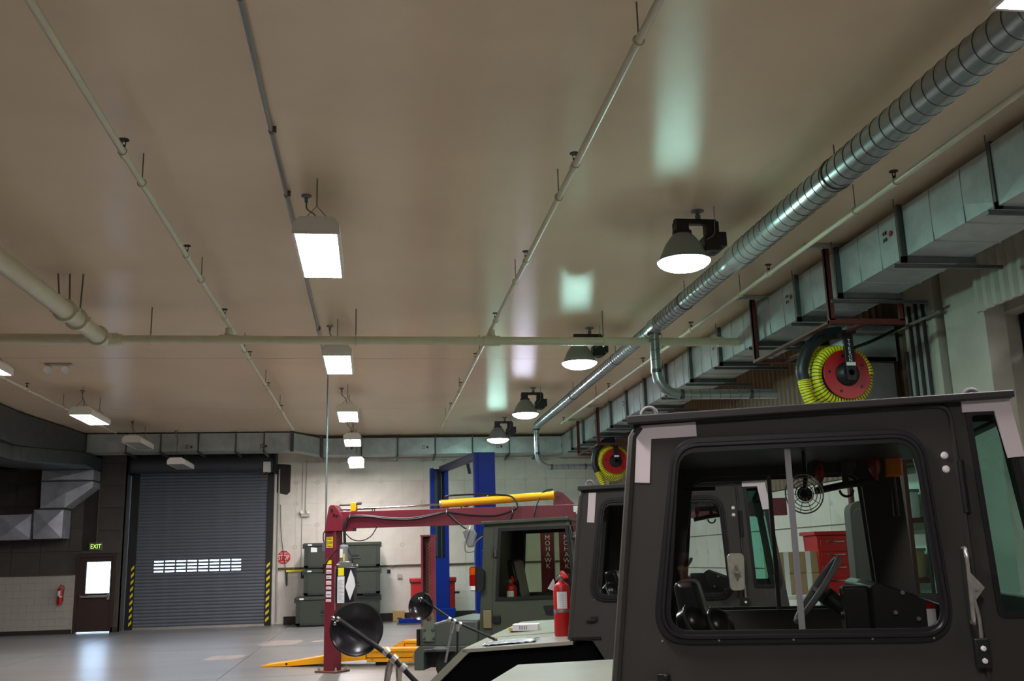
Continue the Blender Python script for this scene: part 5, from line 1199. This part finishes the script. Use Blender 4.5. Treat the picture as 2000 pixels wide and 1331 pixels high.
MB().box((-0.07, 0.05, 0.62), (-0.02, GW-0.05, 2.24), 0, Matrix(((1, 0, 0.062, 0), (0, 1, 0, 0), (0, 0, 1, 0), (0, 0, 0, 1))) @ Matrix.Translation((-0.055, 0, 0))).build('rear_panel', M_odg, gt)
MB().prism([(1.44, 1.12), (1.46, 1.12), (1.23, 2.25), (1.21, 2.25)], (0, 0.05, 0), ex, ez, (0, GW-0.1, 0)).build('windshield', M_dglass, gt)
MB().tube([(1.22, -0.03, 2.20), (1.26, -0.07, 2.05), (1.31, -0.05, 1.85)], 0.018, 6).ball((1.27, -0.08, 2.02), 0.03, 8).build('wiper_motor', M_blk, gt)
MB().box((0.3, 0.5, 0.9), (0.75, 1.2, 1.2)).build('seat', M_vinyl, gt, 0.03); MB().prism([(0.25, 1.2), (0.4, 1.2), (0.3, 1.75), (0.2, 1.75)], (0, 0.5, 0), ex, ez, (0, 0.7, 0)).build('backrest', M_vinyl, gt, 0.03)
MB().box((1.0, 0.15, 0.9), (1.3, GW-0.15, 1.35)).build('dash', M_dash, gt, 0.02)
MB().torus((0.92, 0.6, 1.42), 0.18, 0.016, (-0.6, 0, 0.8), 24, 6).build('steering_wheel', M_blk, gt)
MB().box((0.0, 0.06, 0.62), (1.4, GW-0.06, 0.9)).build('cab_floor', M_blk, gt)
gm = MB().tube(curve_pts([(-0.02, -0.02, 2.08), (-0.09, -0.12, 2.0), (-0.10, -0.2, 1.88), (-0.19, -0.26, 1.87), (-0.21, -0.26, 1.96), (-0.15, -0.26, 2.16), (-0.13, -0.24, 2.22)], 5), 0.009, 6).build('mirror_arm', M_alu, gt)
MB().prism(rpoly([(-0.10, 0.09), (-0.03, -0.13), (0.05, -0.13), (0.10, 0.05), (0.06, 0.11), (-0.07, 0.12)], 0.03, 4), (-0.15, -0.24, 2.06), (1, 0, 0), (0, 0, 1), (0, 0.06, 0)).build('mirror', M_gpaint, gm, 0.02)
tl = MB().prism(rpoly([(-0.10, 1.33), (0.0, 1.36), (0.01, 1.60), (-0.05, 1.66), (-0.10, 1.66)], 0.02), (0, -0.10, 0), ex, ez, (0, 0.12, 0)).build('lamp_bracket', M_blk, gt)
MB().box((-0.185, -0.11, 1.34), (-0.10, 0.05, 1.67)).build('lamp_housing', M_blk, tl, 0.01)
for z0, z1, m in ((1.56, 1.655, M_lenso), (1.45, 1.555, M_lensr), (1.415, 1.448, M_lensr), (1.35, 1.41, M_signw)):
    MB().box((-0.175, -0.122, z0), (-0.112, -0.108, z1)).box((-0.197, -0.10, z0), (-0.185, 0.04, z1)).build('tail_lens', m, tl)
# engine cover behind the cab, lifting lug, bumper
MB().prism(rpoly([(-0.94, 0.60), (-0.94, 0.86), (-0.55, 0.965), (-0.1, 0.95), (-0.1, 0.60)], [0, 0.06, 0.2, 0, 0], 5), (0, -0.06, 0), ex, ez, (0, 1.5, 0)).build('engine_cover', M_cover, gt, 0.03)
MB().prism(rpoly([(-1.0, 0.30), (-1.0, 0.56), (-0.92, 0.62), (-0.12, 0.62), (-0.12, 0.54), (-0.86, 0.54), (-0.86, 0.30)], [0.0, 0.08, 0.05, 0, 0, 0.03, 0], 4), (0, -0.10, 0), ex, ez, (0, 1.6, 0)).build('bumper', M_cover, gt, 0.012)
MB().box((-0.97, -0.08, 0.62), (-0.935, 0.2, 0.84)).build('cover_vent', M_blk, gt)
lg = MB().plate(rpoly([(-0.88, 0.68), (-0.70, 0.68), (-0.71, 1.07), (-0.87, 1.07)], [0.02, 0.02, 0.085, 0.085], 8), [[(-0.79+0.045*cos(a*pi/8), 0.985+0.045*sin(a*pi/8)) for a in range(16)]], (0, -0.075, 0), ex, ez, (0, -0.02, 0)).build('lifting_lug', mat('lug_green', (96, 104, 88), 0.5), gt, 0.004)
for s, z in ((-0.855, 0.72), (-0.725, 0.72), (-0.85, 0.83), (-0.73, 0.83)): MB().lathe([(0, 0.025), (0.016, 0.022), (0.022, 0), (0, 0)], (s, -0.095, z), (0, -1, 0), 8).build('bolt', M_galvd, lg)
MB().ball((-0.62, -0.12, 0.585), 0.09, 14, 0, (1.2, 0.4, 0.35)).cyl((-0.85, -0.11, 0.57), (-0.70, -0.11, 0.575), 0.008, n=6).build('marker_lamp', M_gpaint, gt)
MB().box((-0.9, 0.1, 0.32), (2.2, GW-0.2, 0.62)).build('chassis', M_blk, gt)
MB().prism([(1.40, 0.62), (2.3, 0.62), (2.3, 0.85), (1.42, 1.1)], (0, 0.1, 0), ex, ez, (0, GW-0.2, 0)).build('front_hood', M_odg, gt, 0.03)
for s in (-0.35, 1.85):
    for y in (-0.02, GW-0.25):
        wh = MB().lathe([(0.2, 0.0), (0.34, 0.0), (0.38, 0.04), (0.38, 0.23), (0.34, 0.27), (0.2, 0.27)], (s, y, 0.38), (0, 1, 0), 28).build('wheel', M_tire, gt)
        MB().lathe([(0.2, 0.02), (0.18, 0.09), (0, 0.10), (0, 0.18), (0.2, 0.25)], (s, y, 0.38), (0, 1, 0), 20).build('rim', M_odg, wh)
q = Matrix.Translation(gt.location) @ Matrix.Rotation(gt.rotation_euler.z, 4, 'Z') @ Vector((0.30, 0.32, 0.9))
extinguisher('fire_extinguisher', 'red fire extinguisher inside the green truck cab behind its dark window', tuple(q), 0.62, 0.085)

# ------------------------------------------------------------------ things seen through the nearest cab
wb = thing('workbench', 'pale topped workbench against the right wall, seen through the nearest cab', 'workbench', (6.85, 15.7, 0))
MB().box((-0.72, -0.75, 1.04), (0.72, 0.75, 1.10)).build('bench_top', M_hous, wb, 0.008)
for x in (-0.64, 0.64):
    for y in (-0.68, 0.68): MB().box((x-0.04, y-0.04, 0), (x+0.04, y+0.04, 1.04)).build('leg', M_gpaint, wb)
MB().box((-0.66, -0.70, 0.25), (0.66, 0.70, 0.29)).build('lower_shelf', M_gpaint, wb)
rc = thing('tool_chest', 'red tool chest standing on the workbench, seen through the nearest cab', 'cabinet', (7.22, 15.45, 1.10))
MB().prism([(-0.26, 0), (0.26, 0), (0.30, 0.9), (-0.30, 0.9)], (0, -0.25, 0), (1, 0, 0), (0, 0, 1), (0, 0.5, 0)).build('body', M_red, rc, 0.015); MB().box((-0.34, -0.29, 0.9), (0.34, 0.29, 0.96)).build('lid', M_red, rc, 0.01)
for k in range(4):
    dd = MB().box((-0.24, -0.265, 0.05+k*0.2), (0.24, -0.25, 0.23+k*0.2)).build('drawer', M_red, rc, 0.006); MB().box((-0.15, -0.285, 0.19+k*0.2), (0.15, -0.265, 0.205+k*0.2)).build('handle', M_chrome, dd)
k = 0
for j in range(2):
    for i in range(2):
        b = thing('carton', ['left', 'right'][i]+' brown carton in the '+['lower', 'upper'][j]+' layer on the workbench beside the red tool chest', 'box', (6.42+0.36*i, 15.5, 1.10+0.33*j), 0, 'brown cartons on the workbench')
        MB().box((-0.17, -0.25, 0), (0.17, 0.25, 0.325)).build('carton_body', M_card, b, 0.006); MB().box((-0.04, -0.254, 0.0), (0.04, 0.254, 0.328)).build('packing_tape', M_paper, b)
lk = thing('equipment_locker', 'dark olive equipment locker seen through the nearest cab', 'locker', (5.72, 11.0, 0), radians(-20))
MB().prism(rpoly([(-0.28, 0.06), (0.28, 0.06), (0.28, 2.30), (-0.28, 2.30)], [0, 0, 0.12, 0.12], 6), (0, -0.3, 0), (1, 0, 0), (0, 0, 1), (0, 0.6, 0)).build('body', M_od, lk, 0.01)
ldr = MB().prism(rpoly([(-0.25, 0.10), (0.25, 0.10), (0.25, 2.22), (-0.25, 2.22)], [0, 0, 0.1, 0.1], 6), (0, -0.315, 0), (1, 0, 0), (0, 0, 1), (0, 0.015, 0)).build('door', M_od, lk, 0.005)
MB().tube(curve_pts([(-0.02, -0.315, 1.5), (0.02, -0.36, 1.49), (0.12, -0.36, 1.50), (0.16, -0.315, 1.52)], 4), 0.012, 6).build('handle', M_chrome, ldr)
for x in (-0.22, 0.22): MB().box((x-0.04, -0.28, 0), (x+0.04, 0.28, 0.06)).build('foot', M_blk, lk)
sr = thing('storage_rack', 'red steel storage rack against the right wall beyond the column', 'rack', (7.38, 13.65, 0), radians(90))
for x in (-0.8, 0.8):
    for y in (-0.1, 0.18): MB().box((x-0.04, y-0.03, 0), (x+0.04, y+0.03, 3.0)).build('upright', M_redfr, sr)
for z in (0.5, 1.3, 2.1, 2.9): MB().box((-0.82, -0.12, z), (0.82, 0.2, z+0.06)).build('shelf', M_redfr, sr)
for z, c in ((0.56, M_yelc), (1.36, M_card), (2.16, M_hous)):
    for i in range(3):
        j = [0.56, 1.36, 2.16].index(z)
        b = thing('bin', ['yellow', 'brown', 'white'][j]+' bin on the red rack, '+['near', 'middle', 'far'][i]+' position of its shelf', 'bin', (7.36, 13.2+i*0.46, z), 0, 'bins on the red rack')
        MB().box((-0.10, -0.18, 0), (0.12, 0.18, 0.38)).build('bin_body', c, b, 0.015); MB().box((-0.11, -0.19, 0.36), (0.13, 0.19, 0.40)).build('rim', M_gpaint, b)

# ------------------------------------------------------------------ person beside the camera (seen as a reflection in the nearest window)
def person(loc, rz):
    t = thing('person', 'person with auburn hair in a dark jacket, reflected in the nearest cab window', 'person', loc, rz)
    def skin(name, verts, edges, rad, m, sub=2, root=0):
        me = bpy.data.meshes.new(name); me.from_pydata(verts, edges, []); me.materials.append(m)
        o = bpy.data.objects.new(name, me); COL.objects.link(o); o.parent = t
        sk = o.modifiers.new('skin', 'SKIN'); sk.use_smooth_shade = True
        for i, r in enumerate(rad): me.skin_vertices[0].data[i].radius = r if isinstance(r, tuple) else (r, r)
        me.skin_vertices[0].data[root].use_root = True
        s = o.modifiers.new('sub', 'SUBSURF'); s.levels = sub; s.render_levels = sub
        return o
    V = [(0, 0, 0.94), (0, 0, 1.08), (0, 0.005, 1.25), (0, 0.0, 1.40), (0, 0.0, 1.47), (0, -0.01, 1.53),
         (0.09, 0, 0.88), (0.10, -0.02, 0.50), (0.10, 0.02, 0.10), (0.11, -0.10, 0.045), (-0.09, 0, 0.88), (-0.10, -0.02, 0.50), (-0.10, 0.02, 0.10), (-0.11, -0.10, 0.045),
         (0.17, 0, 1.38), (0.22, 0.02, 1.10), (0.20, -0.10, 0.88), (-0.17, 0, 1.38), (-0.22, 0.02, 1.10), (-0.20, -0.10, 0.88)]
    Ed = [(0, 1), (1, 2), (2, 3), (3, 4), (4, 5), (0, 6), (6, 7), (7, 8), (8, 9), (0, 10), (10, 11), (11, 12), (12, 13), (3, 14), (14, 15), (15, 16), (3, 17), (17, 18), (18, 19)]
    Rd = [(0.15, 0.10), (0.135, 0.095), (0.15, 0.105), (0.13, 0.085), 0.055, 0.05, 0.085, 0.06, 0.045, 0.04, 0.085, 0.06, 0.045, 0.04, 0.06, 0.045, 0.036, 0.06, 0.045, 0.036]
    skin('body', V, Ed, Rd, M_cloth)
    for s in (1, -1):
        h = [(0.20*s, -0.10, 0.88), (0.20*s, -0.13, 0.83), (0.20*s, -0.15, 0.79)]; ed = [(0, 1), (1, 2)]; rd = [(0.026, 0.03), (0.036, 0.018), (0.034, 0.015)]
        for f in range(4):
            x = 0.20*s+(f-1.5)*0.018; n0 = len(h); h += [(x, -0.165, 0.765), (x, -0.162, 0.73), (x, -0.150, 0.705)]; ed += [(2, n0), (n0, n0+1), (n0+1, n0+2)]; rd += [0.0085, 0.008, 0.007]
        n0 = len(h); h += [(0.165*s, -0.16, 0.80), (0.155*s, -0.175, 0.77)]; ed += [(1, n0), (n0, n0+1)]; rd += [0.010, 0.008]
        skin('hand', h, ed, rd, M_skin, 1)
    hd = MB(); n = 20; R = 14
    for i in range(R+1):
        a = pi*i/R; z = -cos(a)
        wx = 0.075*sin(a)*(1.0 if z > -0.2 else 1.0+0.35*(z+0.2)); wy = 0.098*sin(a)
        for k in range(n):
            b = 2*pi*k/n; x, y = wx*cos(b), wy*sin(b); zz = 0.118*z
            if y < 0 and abs(x) < 0.018 and -0.5 < z < 0.05: y -= 0.020*(0.05-z)
            hd.V.append((x, y-0.01, 1.635+zz))
    for i in range(R):
        for k in range(n):
            k2 = (k+1) % n; hd.F.append((i*n+k, i*n+k2, (i+1)*n+k2, (i+1)*n+k)); hd.I.append(0)
    hd.cyl((0, -0.01, 1.45), (0, -0.01, 1.56), 0.05, n=14)
    for s in (1, -1): hd.ball((0.075*s, 0.0, 1.63), 0.028, 10, 0, (0.35, 0.7, 1))
    hd.tube([(0, -0.100, 1.645), (0, -0.120, 1.612), (0, -0.112, 1.605)], [0.008, 0.013, 0.008], 8)
    head = hd.build('head', M_skin, t, 0, 80)
    for s in (1, -1):
        MB().ball((0.030*s, -0.094, 1.65), 0.011, 10).build('eye', M_signw, head); MB().ball((0.030*s, -0.103, 1.65), 0.005, 8).build('iris', M_blk, head)
        MB().tube([(0.016*s, -0.104, 1.672), (0.032*s, -0.104, 1.676), (0.046*s, -0.095, 1.670)], 0.004, 6).build('eyebrow', M_hair, head)
    MB().tube([(-0.022, -0.096, 1.582), (0, -0.104, 1.581), (0.022, -0.096, 1.582)], 0.006, 6).build('lips', mat('lips', (170, 90, 84), 0.5), head)
    hr = MB()
    for i in range(9):
        a = pi*i/16
        for k in range(n):
            b = 2*pi*k/n; front_ = sin(b) < -0.35
            rz_ = 1.0 if not front_ else 1.0
            hr.V.append((0.088*sin(a)*cos(b), 0.112*sin(a)*sin(b)+0.004, 1.650+0.125*cos(a)))
    for i in range(9):
        for k in range(n):
            b = 2*pi*k/n; side_ = sin(b) > -0.45
            z = 1.65-0.02*i if side_ else 1.70-0.004*i
            r_ = 1.02 if side_ else 0.98
            hr.V.append((0.088*r_*cos(b), 0.112*r_*sin(b)+0.006, min(z, 1.65) if side_ else 1.70))
    for i in range(17):
        for k in range(n):
            k2 = (k+1) % n; hr.F.append((i*n+k2, i*n+k, (i+1)*n+k, (i+1)*n+k2)); hr.I.append(0)
    hr.build('hair', M_hair, t, 0, 80)
    return t
person((-0.45, -0.14, 0), radians(160))
